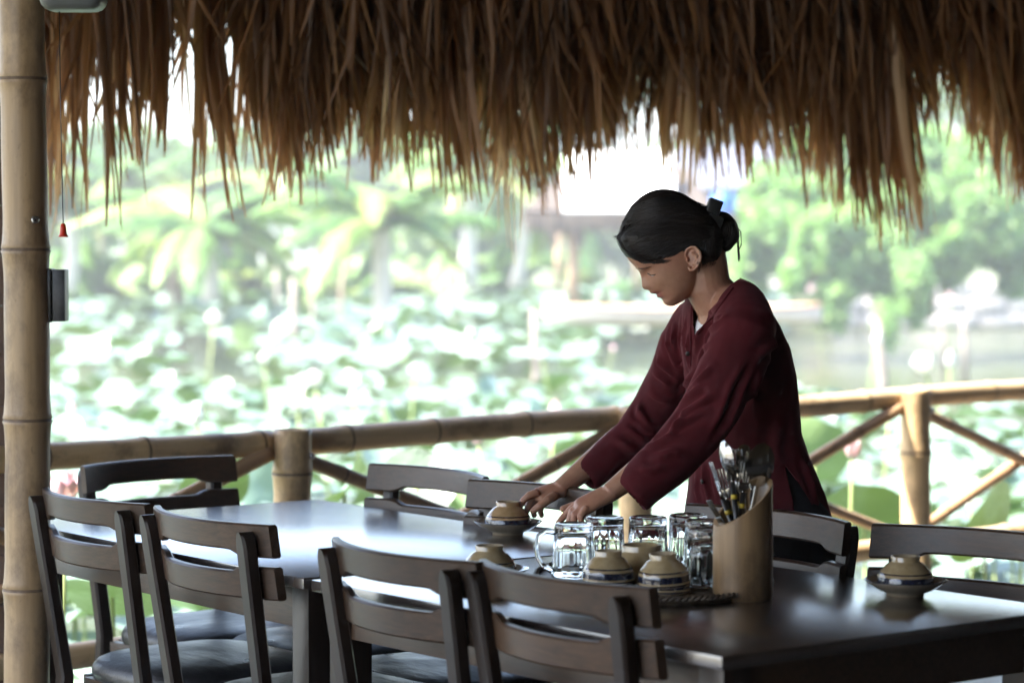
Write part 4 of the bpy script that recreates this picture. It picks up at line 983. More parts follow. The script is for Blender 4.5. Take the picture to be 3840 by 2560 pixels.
def add_ell(bm, c, r, rot=None, seg=20):
    M = Matrix.Translation(c) @ (rot.to_4x4() if rot is not None else Matrix()) @ Matrix.Diagonal((*r, 1))
    bmesh.ops.create_uvsphere(bm, u_segments=seg, v_segments=seg // 2 + 2, radius=1, matrix=M)
def rtube(bm, pts, rad, seg=16, sq=None):
    """closed sweep with rounded ends"""
    pts = [Vector(p) for p in pts]; a = pts[0] + (pts[0] - pts[1]).normalized() * rad[0] * .6; z = pts[-1] + (pts[-1] - pts[-2]).normalized() * rad[-1] * .6
    tube(bm, [a] + pts + [z], [rad[0] * .6] + list(rad) + [rad[-1] * .6], seg)
def remeshed(bm, voxel, smooth_it=2, fac=.5):
    me = mesh_bm(bm); o = bpy.data.objects.new('tmp', me); COL.objects.link(o)
    m = o.modifiers.new('r', 'REMESH'); m.mode = 'VOXEL'; m.voxel_size = voxel; m.adaptivity = 0
    if smooth_it: s = o.modifiers.new('s', 'SMOOTH'); s.iterations = smooth_it; s.factor = fac
    dg = bpy.context.evaluated_depsgraph_get(); r = bpy.data.meshes.new_from_object(o.evaluated_get(dg)); bpy.data.objects.remove(o); return r
def boolean(me, bm_cut):
    n0 = len(me.vertices); me0 = me; o = bpy.data.objects.new('tmp', me); COL.objects.link(o); c = bpy.data.objects.new('tmpc', mesh_bm(bm_cut)); COL.objects.link(c)
    m = o.modifiers.new('b', 'BOOLEAN'); m.operation = 'DIFFERENCE'; m.object = c; m.solver = 'EXACT'
    dg = bpy.context.evaluated_depsgraph_get(); r = bpy.data.meshes.new_from_object(o.evaluated_get(dg))
    bpy.data.objects.remove(o); bpy.data.objects.remove(c); print('BOOL', n0, len(r.vertices)); return r if len(r.vertices) > n0 * .7 else me0
def get_co(me): a = np.empty(len(me.vertices) * 3, dtype=np.float32); me.vertices.foreach_get('co', a); return a.reshape(-1, 3)
def get_no(me): a = np.empty(len(me.vertices) * 3, dtype=np.float32); me.vertex_normals.foreach_get('vector', a); return a.reshape(-1, 3)
def set_co(me, a): me.vertices.foreach_set('co', a.astype(np.float32).ravel()); me.update()

FW = W1.copy(); LT = E1.copy(); UP = Vector((0, 0, 1))          # body faces FW, her left side is LT
person = empty('person', (.555, 5.52, 0)); PB = Vector(person.location)
tag(person, 'woman in a maroon tunic bending forward to set down a bowl, dark hair clipped up', 'person')
def A(px, py, Y): return at(px, py, Y) - PB
# --- head, in its own frame: x forward, y towards her left (lens), z up; origin at the near ear canal's level
HY = 5.47; HO = at(2577, 967, HY); tilt = R(39); yaw = R(7)
HM = Matrix.Translation(HO - PB) @ Matrix.Rotation(pi + yaw, 4, 'Z') @ Matrix.Rotation(tilt, 4, 'Y')
def H(x, y, z): return HM @ Vector((x, y, z))
pz = [-.066, -.062, -.056, -.050, -.043, -.035, -.030, -.026, -.0205, -.0175, -.0135, -.008, -.003, .0016, .006, .0127, .0277, .0404, .0466, .060, .079, .096, .112, .125, .133]
pf = [.062, .086, .0945, .0985, .0998, .0968, .0985, .1028, .1018, .0990, .1040, .1075, .1050, .1030, .1010, .1000, .0965, .0965, .0985, .1010, .1012, .0955, .080, .055, .02]
pb_ = [.030, .020, .012, .006, .002, -.004, -.008, -.012, -.018, -.022, -.03, -.04, -.05, -.058, -.062, -.07, -.085, -.090, -.091, -.092, -.085, -.068, -.045, -.015, .01]
pw = [.014, .025, .033, .0395, .045, .0495, .052, .0535, .0555, .0565, .058, .0595, .061, .062, .063, .0645, .067, .0685, .069, .069, .066, .059, .047, .031, .010]
pz2 = [-.066, -.056, -.043, -.035, -.026, -.0175, -.008, .0016, .0127, .0277, .0466, .079, .096, .133]
pf2 = [.062, .0935, .0990, .0965, .0965, .0970, .0985, .0995, .0990, .0965, .0985, .1012, .0955, .02]
nz_ = [-.02, .0, .004, .008, .0127, .018, .0277, .036, .0404, .0466, .06]; nf_ = [0, .0035, .0135, .0165, .0168, .0145, .0095, .0045, .0020, .0, 0]
def head_bm():
    bm = bmesh.new(); zs = np.concatenate([np.linspace(-.066, .06, 80), np.linspace(.063, .133, 26)]); N = 96; rows = []
    for z in zs:
        f, b_, w = np.interp(z, pz2, pf2), np.interp(z, pz, pb_), np.interp(z, pz, pw); fc = b_ + (f - b_) * .42; row = []; lipb = np.interp(z, pz, pf) - f if z < .004 else 0
        nh = np.interp(z, nz_, nf_); ns = np.interp(z, [.0, .010, .028, .045], [.0105, .0095, .0062, .0065])
        for k in range(N):
            a = 2 * pi * k / N; ca, sa = cos(a), sin(a); p = 2.15 if ca > 0 else 2.05
            q = (abs(ca) ** p + abs(sa) ** p) ** (-1 / p)
            x = fc + ((f - fc) if ca > 0 else (fc - b_)) * ca * q; y = w * sa * q
            if ca > 0:
                x += nh * exp(-(y / ns) ** 2) + lipb * exp(-abs(y / .0185) ** 2.6)
                x += .0028 * exp(-((abs(y) - .0125) / .0048) ** 2 - ((z - .0065) / .006) ** 2)          # nostril wings
                x -= .0060 * exp(-((abs(y) - .028) / .014) ** 2 - ((z - .032) / .011) ** 2)             # eye sockets
                x += .0042 * exp(-((abs(y) - .031) / .0115) ** 2 - ((z - .0275) / .0075) ** 2)          # lids over the eyeballs
                x += .0022 * exp(-((abs(y) - .027) / .016) ** 2 - ((z - .047) / .006) ** 2)             # brow
                x += .0040 * exp(-((abs(y) - .040) / .016) ** 2 - ((z - .004) / .017) ** 2)             # cheek
                lw = exp(-(y / .019) ** 4)
                x -= lw * .0022 * exp(-((z + .0178) / .0016) ** 2)
                x -= .0012 * exp(-((abs(y) - .024) / .005) ** 2 - ((z + .018) / .006) ** 2)             # mouth corners
            row.append(bm.verts.new(H(x, y, z)))
        rows.append(row)
    for a, b_ in zip(rows, rows[1:]):
        for k in range(N): bm.faces.new((a[k], a[(k + 1) % N], b_[(k + 1) % N], b_[k]))
    bm.faces.new(rows[0][::-1]); bm.faces.new(rows[-1]); return bm
body = head_bm()
# ears
def ear(bm, s):
    # outline in image plane units (m): x right (backwards), z up, about the ear centre
    c = H(.001, s * .066, .001); bx_, bz = Vector((1, 0, 0)), Vector((0, 0, 1)); out = Vector((0, -1 if s > 0 else 1, 0))
    O = [(-.014, -.006), (-.0165, .006), (-.0135, .017), (-.004, .0235), (.006, .0225), (.0135, .0145), (.0165, .003), (.0150, -.008), (.0095, -.017), (.002, -.0245), (-.005, -.0255), (-.009, -.019)]
    P = [c + bx_ * x * .98 + bz * z + out * (.009 + .012 * max(0, (x + .012) / .028)) for x, z in O]
    rtube(bm, P[1:], [.0030, .0032, .0034, .0034, .0034, .0034, .0033, .0033, .0036, .0040, .0036], 10)
    rot = Matrix.Rotation(R(-24 if s > 0 else 24), 3, 'Z')
    add_ell(bm, c + out * .0095 + bx_ * .001, (.0150, .0038, .0215), rot)
    rtube(bm, [c + bx_ * -.004 + bz * .012 + out * .016, c + bx_ * .006 + bz * .008 + out * .0185, c + bx_ * .0085 + bz * -.004 + out * .0185, c + bx_ * .003 + bz * -.013 + out * .0155], [.0022] * 4, 8)
    add_ell(bm, c + bx_ * -.012 + bz * -.003 + out * .012, (.0035, .004, .006))
ear(body, 1); ear(body, -1)
# neck and trunk
rtube(body, [H(-.035, 0, .02), H(-.028, 0, -.02), A(2655, 1075, 5.475), A(2705, 1140, 5.48), A(2735, 1240, 5.49)], [.050, .050, .050, .056, .07], 24)
SHn, SHf = A(2800, 1215, 5.33), A(2580, 1250, 5.63)
add_ell(body, A(2762, 1330, 5.49), (.078, .115, .14), Matrix(((FW.x, LT.x, 0), (FW.y, LT.y, 0), (0, 0, 1))))
add_ell(body, A(2800, 1560, 5.50), (.07, .105, .17), Matrix(((FW.x, LT.x, 0), (FW.y, LT.y, 0), (0, 0, 1))))
add_ell(body, A(2850, 1850, 5.52), (.09, .13, .12), Matrix(((FW.x, LT.x, 0), (FW.y, LT.y, 0), (0, 0, 1))))
for s in (SHn, SHf): rtube(body, [A(2720, 1140, 5.48), s * .55 + A(2720, 1140, 5.48) * .45 + Vector((0, 0, .012)), s], [.045, .046, .045], 16)
ELn, WRn = A(2622, 1590, 5.27), A(2285, 1848, 5.22)
ELf, WRf = A(2440, 1560, 5.72), A(2098, 1834, 5.60)
rtube(body, [SHn, ELn, ELn * .55 + WRn * .45, WRn], [.043, .034, .031, .0205], 16); rtube(body, [SHf, ELf, ELf * .6 + WRf * .4, WRf], [.043, .037, .033, .0205], 16)
for s in (-1, 1):
    hip = A(2850, 1900, 5.52) + LT * s * .085; rtube(body, [hip, hip + Vector((0, 0, -.36)) + FW * .02, hip + Vector((0, 0, -.68)) - FW * .01 - Vector((0, 0, .06))], [.08, .055, .035], 14)
    ft = hip + Vector((0, 0, -.775)); ft.z = .035; rtube(body, [ft - FW * .03, ft + FW * .12], [.035, .028], 12)
# near hand (her left): palm down, index finger pointing down to the left, the others curled
def finger(bm, pts, r0_, r1_): n = len(pts); rtube(bm, pts, [r0_ + (r1_ - r0_) * i / (n - 1) for i in range(n)], 12)
Yn = 5.215
def palm_(bm, a, b_, w0, w1, th, up):
    ax = (b_ - a); L = ax.length; ax.normalize(); sd = ax.cross(up).normalized(); nn = sd.cross(ax)
    rows = []
    for i in range(12):
        t = i / 9; e_ = 1 if t <= 1 else max(.25, 1 - ((t - 1) / .24) ** 2 * .8)
        w = (w0 + (w1 - w0) * min(1, t) ** .8) * e_; h = th * (1 - .30 * min(1, t)) * e_; c_ = a + ax * L * min(t, 1.2) - nn * .006 * max(0, t - .6)
        rows.append([bm.verts.new(c_ + sd * w * cos(q) + nn * h * (sin(q) * (abs(sin(q)) ** -.2 if abs(sin(q)) > .05 else 1))) for q in [2 * pi * k / 20 for k in range(20)]])
    for p, q in zip(rows, rows[1:]):
        for k in range(20): bm.faces.new((p[k], p[(k + 1) % 20], q[(k + 1) % 20], q[k]))
    bm.faces.new(rows[0][::-1]); bm.faces.new(rows[-1])
KNn = A(2182, 1896, Yn - .01)
palm_(body, WRn + (WRn - KNn) * .1, KNn, .023, .0285, .0155, Vector((-.2, -.55, 1.0)))
finger(body, [A(2188, 1880, Yn + .022), A(2146, 1905, Yn + .028), A(2114, 1936, Yn + .028), A(2091, 1964, Yn + .024)], .0096, .0066)
finger(body, [A(2186, 1890, Yn + .006), A(2146, 1918, Yn + .004), A(2134, 1956, Yn + .004), A(2150, 1982, Yn + .006)], .0098, .0072)
finger(body, [A(2190, 1900, Yn - .012), A(2154, 1930, Yn - .018), A(2152, 1966, Yn - .018), A(2172, 1984, Yn - .012)], .0095, .0070)
finger(body, [A(2200, 1906, Yn - .026), A(2176, 1938, Yn - .034), A(2182, 1964, Yn - .033), A(2200, 1972, Yn - .026)], .0086, .0062)
finger(body, [A(2236, 1872, Yn + .022), A(2180, 1888, Yn + .044), A(2140, 1898, Yn + .050), A(2108, 1908, Yn + .046)], .0112, .0072)
# far hand (her right): fingers reaching down to the bowl and saucer rim
Yf = 5.585; KNf = A(2022, 1856, Yf)
palm_(body, WRf + (WRf - KNf) * .15, KNf, .0225, .0285, .0160, Vector((-.5, -.60, .75)))
finger(body, [A(2014, 1846, Yf - .012), A(1984, 1856, Yf - .016), A(1962, 1876, Yf - .016), A(1949, 1900, Yf - .014)], .0095, .0066)
finger(body, [A(2020, 1856, Yf + .002), A(1992, 1872, Yf), A(1980, 1900, Yf), A(1972, 1922, Yf - .002)], .0097, .0070)
finger(body, [A(2028, 1864, Yf + .014), A(2006, 1890, Yf + .014), A(2000, 1915, Yf + .014), A(2004, 1934, Yf + .010)], .0092, .0067)
finger(body, [A(2040, 1868, Yf + .026), A(2030, 1898, Yf + .028), A(2026, 1918, Yf + .026), A(2032, 1934, Yf + .020)], .0084, .0062)
finger(body, [A(2080, 1858, Yf - .018), A(2052, 1876, Yf - .036), A(2024, 1896, Yf - .042), A(1996, 1916, Yf - .038)], .0110, .0074)
me = remeshed(body, .0021, 3, .5)
co = get_co(me); Mi = np.array((HM).inverted()); loc_ = co @ Mi[:3, :3].T + Mi[:3, 3]
lip = np.exp(-(np.abs(loc_[:, 1]) / .0215) ** 4) * np.exp(-(np.abs(loc_[:, 2] + .0185 + .002 * (np.abs(loc_[:, 1]) / .02) ** 2) / .0120) ** 6) * (loc_[:, 0] > .085) * 1.0
at_l = me.attributes.new('lip', 'FLOAT', 'POINT'); at_l.data.foreach_set('value', np.clip(lip, 0, 1).astype(np.float32))
bodyo = link('body', me, person, M_skin)
# eyebrows, lashes, eye slit
def strip(bm, pts, r): tube(bm, pts, r, 6)
def face_x(y, z):
    f, b_, w = np.interp(z, pz2, pf2), np.interp(z, pz, pb_), np.interp(z, pz, pw); fc = b_ + (f - b_) * .42
    p = 2.15; t = min(.999, abs(y) / w); x = fc + (f - fc) * (1 - t ** p) ** (1 / p)
    x -= .0060 * exp(-((abs(y) - .028) / .014) ** 2 - ((z - .032) / .011) ** 2); x += .0042 * exp(-((abs(y) - .031) / .0115) ** 2 - ((z - .0275) / .0075) ** 2)
    x += .0022 * exp(-((abs(y) - .027) / .016) ** 2 - ((z - .047) / .006) ** 2); x += .0040 * exp(-((abs(y) - .040) / .016) ** 2 - ((z - .004) / .017) ** 2); return x
M_lash = simple('lash_black', (.008, .006, .006), (.015, .010, .008), 50, rough=.6); M_brow = simple('eyebrow_brown', (.09, .05, .035), (.13, .075, .05), 200, rough=.8)
M_eye = simple('eye_white', (.55, .52, .5), (.65, .6, .58), 50, rough=.15)
ez = lambda y: .0325 - .0125 * (y - .019) / .025 - .002 * sin((y - .019) / .025 * pi)
bz_ = lambda y: .0515 - .012 * ((y - .012) / .030) ** 1.3
for s in (-1, 1):
    bm = bmesh.new(); strip(bm, [H(face_x(y, ez(y)) + .0004, s * y, ez(y)) for y in np.linspace(.020, .041, 12)], [.0005] + [.0011] * 10 + [.0006]); link('eyelash', mesh_bm(bm), person, M_lash)
    bm = bmesh.new(); strip(bm, [H(face_x(y, ez(y) - .0018) + .0001, s * y, ez(y) - .0018) for y in np.linspace(.030, .036, 8)], [.0003] + [.0007] * 6 + [.0003]); link('eye', mesh_bm(bm), person, M_eye)
    bm = bmesh.new(); strip(bm, [H(face_x(y, bz_(y)) + .0002, s * y, bz_(y)) for y in np.linspace(.012, .042, 12)], [.0008, .0012] + [.0014] * 7 + [.0011, .0008, .0004]); link('eyebrow', mesh_bm(bm), person, M_brow)
# nails
# hair: a full cap swept back into a bun
def Pc(x, y): return (2000 + x / 1.7423, 600 + y / 1.7423)      # a place on the profile drawing
hc = (850, 455); outl = [(545, 520), (560, 470), (600, 372), (680, 262), (760, 208), (850, 190), (930, 203), (1020, 248), (1110, 312), (1190, 370), (1245, 450), (1240, 560), (1205, 668), (1120, 690), (1060, 672), (1015, 632), (968, 668), (930, 682), (850, 694), (760, 697), (680, 680), (605, 630), (566, 575)]
ang = [(atan2(-(y - hc[1]), x - hc[0]) % (2 * pi), sqrt((x - hc[0]) ** 2 + (y - hc[1]) ** 2)) for x, y in outl]; ang.sort()
aa = [a for a, r in ang]; rr = [r for a, r in ang]; aa = [aa[-1] - 2 * pi] + aa + [aa[0] + 2 * pi]; rr = [rr[-1]] + rr + [rr[0]]
bm = bmesh.new(); NP, NT = 120, 40; rows = []
for j in range(NT + 1):
    th = -pi / 2 + pi * j / NT; row = []
    for k in range(NP):
        ph = 2 * pi * k / NP; r_ = float(np.interp(ph, aa, rr)); p = 3.1 - .7 * min(1, max(0, -cos(ph) * 1.6 - .3)) * (1 if sin(ph) > 0 else 0) * min(1, abs(sin(ph)) * 3); ct, st = abs(cos(th)), abs(sin(th)); q = (ct ** p + st ** p) ** (-1 / p)
        rad = r_ * ct * q; lat = .0800 * st * q * (1 if th > 0 else -1)
        x_, y_ = Pc(hc[0] + rad * cos(ph), hc[1] - rad * sin(ph)); pt = A(x_, y_, HY)
        # narrower towards the forehead and the nape
        fx = (rad * cos(ph)) / 320; lat *= 1 - .16 * max(0, -fx) ** 2 - .06 * max(0, fx) ** 2
        g = .0011 * mnoise.noise(Vector((pt.x * 12, lat * 210, (pt.z + .25 * pt.x) * 210))) * ct ** .3
        yv = pt.copy(); yv.y -= lat * cos(yaw); yv.x -= lat * sin(yaw) * -1 * .0
        nrm = Vector((cos(ph) * ct, -st * (1 if th > 0 else -1), sin(ph) * ct))
        row.append(bm.verts.new(yv + nrm * g))
    rows.append(row)
for a, b_ in zip(rows, rows[1:]):
    for k in range(NP):
        try: bm.faces.new((a[k], a[(k + 1) % NP], b_[(k + 1) % NP], b_[k]))
        except ValueError: pass
bmesh.ops.remove_doubles(bm, verts=bm.verts, dist=1e-5)
hair = link('hair', mesh_bm(bm), person, M_hair)
# bun of gathered hair
bm = bmesh.new(); cb_ = A(*Pc(1228, 468), HY)
add_ell(bm, cb_, (.0375, .036, .0425), Matrix.Rotation(R(-30), 3, 'Y'), 44)
add_ell(bm, A(*Pc(1150, 400), HY), (.030, .034, .034), None, 24)
for v in bm.verts:
    d = v.co - cb_; a_ = atan2(d.z, d.x); v.co += d.normalized() * (.0016 * sin(a_ * 2 + d.length * 300 + d.y * 160) + .003 * mnoise.noise(v.co * 45))
bun = link('bun', mesh_bm(bm), hair, M_hair)
bm = bmesh.new(); rh = random.Random(3)
def hs(pts, r=.00045): tube(bm, [A(*Pc(x, y), HY - dy) for x, y, dy in pts], [r] * (len(pts) - 1) + [r * .4], 4)
for k in range(46):      # fringe wisps over the forehead, swept along the hairline
    o = rh.uniform(0, 1); dy = rh.uniform(-.045, .066)
    hs([(600 + 40 * o, 420, dy), (548 + rh.uniform(-6, 20), 500 + rh.uniform(-10, 20), dy), (575 + 30 * o, 570 + 20 * o, dy), (650 + 40 * o, 628 + 20 * o + rh.uniform(-6, 6), dy + .004), (770 + rh.uniform(-20, 40), 660 + rh.uniform(-8, 8), dy + .008 if dy > .03 else dy)], .0006)
for k in range(10): hs([(575, 480, rh.uniform(-.02, .04)), (545 + rh.uniform(-8, 8), 500, 0), (522 + rh.uniform(-8, 14), 495 + rh.uniform(-12, 30), 0)], .0004)
for k in range(26):      # loose tail under the bun
    a0 = rh.uniform(-12, 12); hs([(1290 + a0, 400, rh.uniform(-.02, .02)), (1335 + a0 * .6, 470, 0), (1338 + a0 * .5, 560, 0), (1345 + a0 * .6 + rh.uniform(-4, 4), 640 + rh.uniform(0, 28), 0)], .0006)
for k in range(4): hs([(1320, 420, 0), (1352 + k * 2, 470, 0), (1358 + k, 540 + 6 * k, 0), (1340, 600, 0)], .0004)
for k in range(14):      # short hairs behind the ear
    a0 = rh.uniform(-16, 16); hs([(1075 + a0, 640, .055), (1082 + a0, 690, .052), (1078 + a0 + rh.uniform(-6, 6), 730 + rh.uniform(-10, 20), .050)], .0004)
from mathutils.bvhtree import BVHTree
def bvh_of(*os): 
    V, F = [], []
    for o in os: n = len(V); V += [v.co.copy() for v in o.data.vertices]; F += [tuple(i + n for i in p.vertices) for p in o.data.polygons]
    return BVHTree.FromPolygons(V, F)
hb = bvh_of(hair, bun)
def lay(bm, path, r):
    P = []
    for x, y in path:
        rr_ = ray(*Pc(x, y)).normalized(); h = hb.ray_cast(CAM - PB, rr_)
        if h[0] is None: continue
        P.append(h[0] + h[1] * (-1 if h[1].dot(rr_) > 0 else 1) * r * .8)
    if len(P) > 3: tube(bm, P, [r * .5] + [r] * (len(P) - 2) + [r * .4], 4)
for k in range(340):      # combed back from the forehead and temple to the clip
    q = rh.random(); y0 = 300 + 370 * q; x0 = 570 + 60 * abs(q - .45) * 2 + rh.uniform(0, 260) * (q > .55) + rh.uniform(0, 120)
    x1, y1 = 1130 + rh.uniform(-10, 60), 330 + 180 * q + rh.uniform(-20, 20); bow_ = (60 * q - 70) + rh.uniform(-14, 14)
    lay(bm, [(x0 + (x1 - x0) * t, y0 + (y1 - y0) * t + bow_ * sin(pi * t) * 1.0) for t in [i / 13 for i in range(14)]], rh.uniform(.0004, .0009))
for k in range(90):      # nape hair drawn up
    x0 = rh.uniform(1040, 1200); lay(bm, [(x0 + (1170 - x0) * t * .7, 672 - 250 * t + rh.uniform(-1, 1)) for t in [i / 9 for i in range(10)]], .0006)
for k in range(34):     # hair wound round the bun
    a0 = rh.uniform(-1.2, .6); rr0 = rh.uniform(30, 105); lay(bm, [(1210 + (rr0 + 10 * t) * cos(a0 + 1.5 * t) * 1.0, 450 + (rr0 + 10 * t) * sin(a0 + 1.5 * t) * 1.15) for t in [i / 9 for i in range(10)]], rh.uniform(.0005, .001))
hb = bvh_of(hair, bun, bodyo)
for k in range(150):     # fine hairs softening the hairline over the temple
    x0 = rh.uniform(590, 830); y0 = float(np.interp(x0, [590, 680, 760, 850, 930], [600, 662, 672, 655, 632])) - rh.uniform(4, 22); dx = rh.uniform(30, 80); dr = rh.uniform(2, 16) + 10 * (x0 < 700)
    lay(bm, [(x0 + dx * t, y0 + dr * t + 8 * sin(pi * t)) for t in [i / 7 for i in range(8)]], rh.uniform(.0003, .0005))
for k in range(40):      # and behind the ear and nape
    x0 = rh.uniform(1070, 1195); dx = rh.uniform(-18, 6); ln = rh.uniform(12, 42); lay(bm, [(x0 + dx * t, 662 + rh.uniform(0, 6) * (t > 1) + ln * t) for t in [i / 5 for i in range(6)]], .0003)
link('loose_hair', mesh_bm(bm), hair, M_hair)
# claw clip
clip = bpy.data.objects.new('hair_clip', None); COL.objects.link(clip); clip.parent = person
clip.location = A(*Pc(1172, 340), HY); clip.rotation_euler = (0, R(20), 0); clip.empty_display_size = .02
for nm, c_, s_ in (('clip_arm', (-.002, -.008, .010), (.029, .060, .034)), ('clip_arm', (.009, -.018, -.018), (.032, .060, .026)), ('clip_hinge', (.003, -.002, -.003), (.020, .040, .012))):
    bm = bmesh.new(); bevel_box(bm, (0, 0, 0), s_, bev=.003, seg=2); o = link(nm, mesh_bm(bm), clip, M_black); o.location = c_; flat_sharp(o.data)
for k in range(6):
    bm = bmesh.new(); tube(bm, [(-.010 + k * .0042, -.028, -.024), (-.009 + k * .0042, -.034, -.034), (-.008 + k * .0042, -.028, -.042)], [.0016, .0014, .0006], 6); link('clip_tooth', mesh_bm(bm), clip, M_black)

# --- undershirt, trousers
bm = bmesh.new(); rot_b = Matrix(((FW.x, LT.x, 0), (FW.y, LT.y, 0), (0, 0, 1)))
add_ell(bm, A(2722, 1290, 5.49), (.070, .080, .098), rot_b, 40)
shirt = remeshed(bm, .006, 3)
bmc = bmesh.new(); 
link('undershirt', shirt, person, M_undershirt)
bm = bmesh.new()
def ring_loft(bm, rings, N=48):
    """rings: (centre, half depth along FW, half width along LT, tilt)"""
    rows = []
    for c_, a, b_, tl in rings:
        rows.append([bm.verts.new(Vector(c_) + FW * a * cos(q) + LT * b_ * sin(q) + UP * tl * cos(q)) for q in [2 * pi * k / N for k in range(N)]])
    for p, q in zip(rows, rows[1:]):
        for k in range(N): bm.faces.new((p[k], p[(k + 1) % N], q[(k + 1) % N], q[k]))
    bm.faces.new(rows[0][::-1]); bm.faces.new(rows[-1]); return rows
def rc(py, xl, xr, Y, bwid):     # ring whose sides are seen at xl and xr
    c_ = A((xl + xr) / 2, py, Y); half = (xr - xl) / 2 * Y / FPX; a = sqrt(max(.05 ** 2, (half ** 2 - (bwid * .60) ** 2))) / .80; return (c_, a, bwid, 0)
ring_loft(bm, [rc(2300, 2590, 3100, 5.53, .165), rc(2100, 2585, 3105, 5.53, .168), rc(1900, 2595, 3080, 5.53, .164), rc(1750, 2630, 3020, 5.52, .135), rc(1650, 2640, 2970, 5.51, .12)])
for s in (-1, 1):
    hip = A(2850, 1960, 5.52) + LT * s * .085; rtube(bm, [hip, hip + Vector((0, 0, -.3)), Vector((hip.x, hip.y, .10 - 0))], [.11, .095, .085], 18)
me = remeshed(bm, .008, 3); link('trousers', me, person, M_blackcloth)
# --- tunic
bm = bmesh.new()
ring_loft(bm, [rc(2030, 2555, 3135, 5.53, .185), rc(1940, 2566, 3114, 5.53, .180), rc(1850, 2580, 3085, 5.53, .170), rc(1720, 2596, 3034, 5.52, .150), rc(1620, 2592, 3000, 5.51, .138), rc(1500, 2580, 2990, 5.50, .138),
               rc(1400, 2566, 2977, 5.50, .142), rc(1300, 2556, 2952, 5.49, .142), rc(1220, 2560, 2915, 5.49, .138), rc(1160, 2580, 2868, 5.48, .122), rc(1115, 2612, 2825, 5.48, .105), rc(1085, 2640, 2790, 5.48, .070)])
rtube(bm, [A(2730, 1128, 5.47), A(2775, 1155, 5.39), A(2796, 1225, 5.32), A(2775, 1330, 5.29)], [.056, .060, .066, .066], 20)
rtube(bm, [A(2690, 1150, 5.50), A(2615, 1215, 5.60), A(2568, 1290, 5.63)], [.052, .058, .056], 20)
CUn = A(2375, 1846, 5.23); CUf = A(2202, 1782, 5.63)
rtube(bm, [A(2796, 1235, 5.31), A(2745, 1380, 5.285), A(2668, 1520, 5.27), A(2612, 1608, 5.265), A(2520, 1710, 5.25), A(2440, 1780, 5.235), CUn], [.070, .068, .062, .060, .056, .052, .0485], 24)
rtube(bm, [A(2570, 1290, 5.63), A(2520, 1400, 5.67), A(2455, 1530, 5.70), A(2370, 1640, 5.67), A(2280, 1718, 5.65), CUf], [.058, .052, .050, .046, .042, .038], 24)
me = remeshed(bm, .0042, 5, .5)
# neckline: V opening, cuffs and side slit cut out
cut = bmesh.new()
def prism(bm, pts2, Y0, Y1):
    f0 = [bm.verts.new(A(x, y, Y0)) for x, y in pts2]; f1 = [bm.verts.new(A(x, y, Y1)) for x, y in pts2]; n = len(pts2)
    bm.faces.new(f0); bm.faces.new(f1[::-1])
    for k in range(n): bm.faces.new((f0[k], f1[k], f1[(k + 1) % n], f0[(k + 1) % n]))
prism(cut, [(2775, 1046), (2742, 1066), (2714, 1094), (2688, 1130), (2664, 1168), (2640, 1206), (2618, 1240), (2606, 1258), (2600, 1215), (2597, 1170), (2598, 1130), (2560, 1000), (2740, 960)], 4.9, 5.56)
me = boolean(me, cut)
cut = bmesh.new(); tube(cut, [CUn + (CUn - A(2440, 1780, 5.235)) * .2, CUn + (CUn - A(2440, 1780, 5.235)) * 1.5], [.09, .09], 24); tube(cut, [CUf + (CUf - A(2280, 1718, 5.65)) * .12, CUf + (CUf - A(2280, 1718, 5.65)) * 1.5], [.07, .07], 24); me = boolean(me, cut)
cut = bmesh.new(); tube(cut, [CUn + (A(2440, 1780, 5.235) - CUn) * .3, CUn - (A(2440, 1780, 5.235) - CUn) * .7], [.0425, .0445], 24); tube(cut, [CUf + (A(2280, 1718, 5.65) - CUf) * .6, CUf - (A(2280, 1718, 5.65) - CUf) * .6], [.031, .034], 24); me = boolean(me, cut)
cut = bmesh.new(); prism(cut, [(2945, 1745), (2990, 1800), (3035, 1870), (3062, 1940), (3075, 2060), (2985, 2060), (2975, 1900)], 4.9, 5.46); me = boolean(me, cut)
co = get_co(me); no = get_no(me)
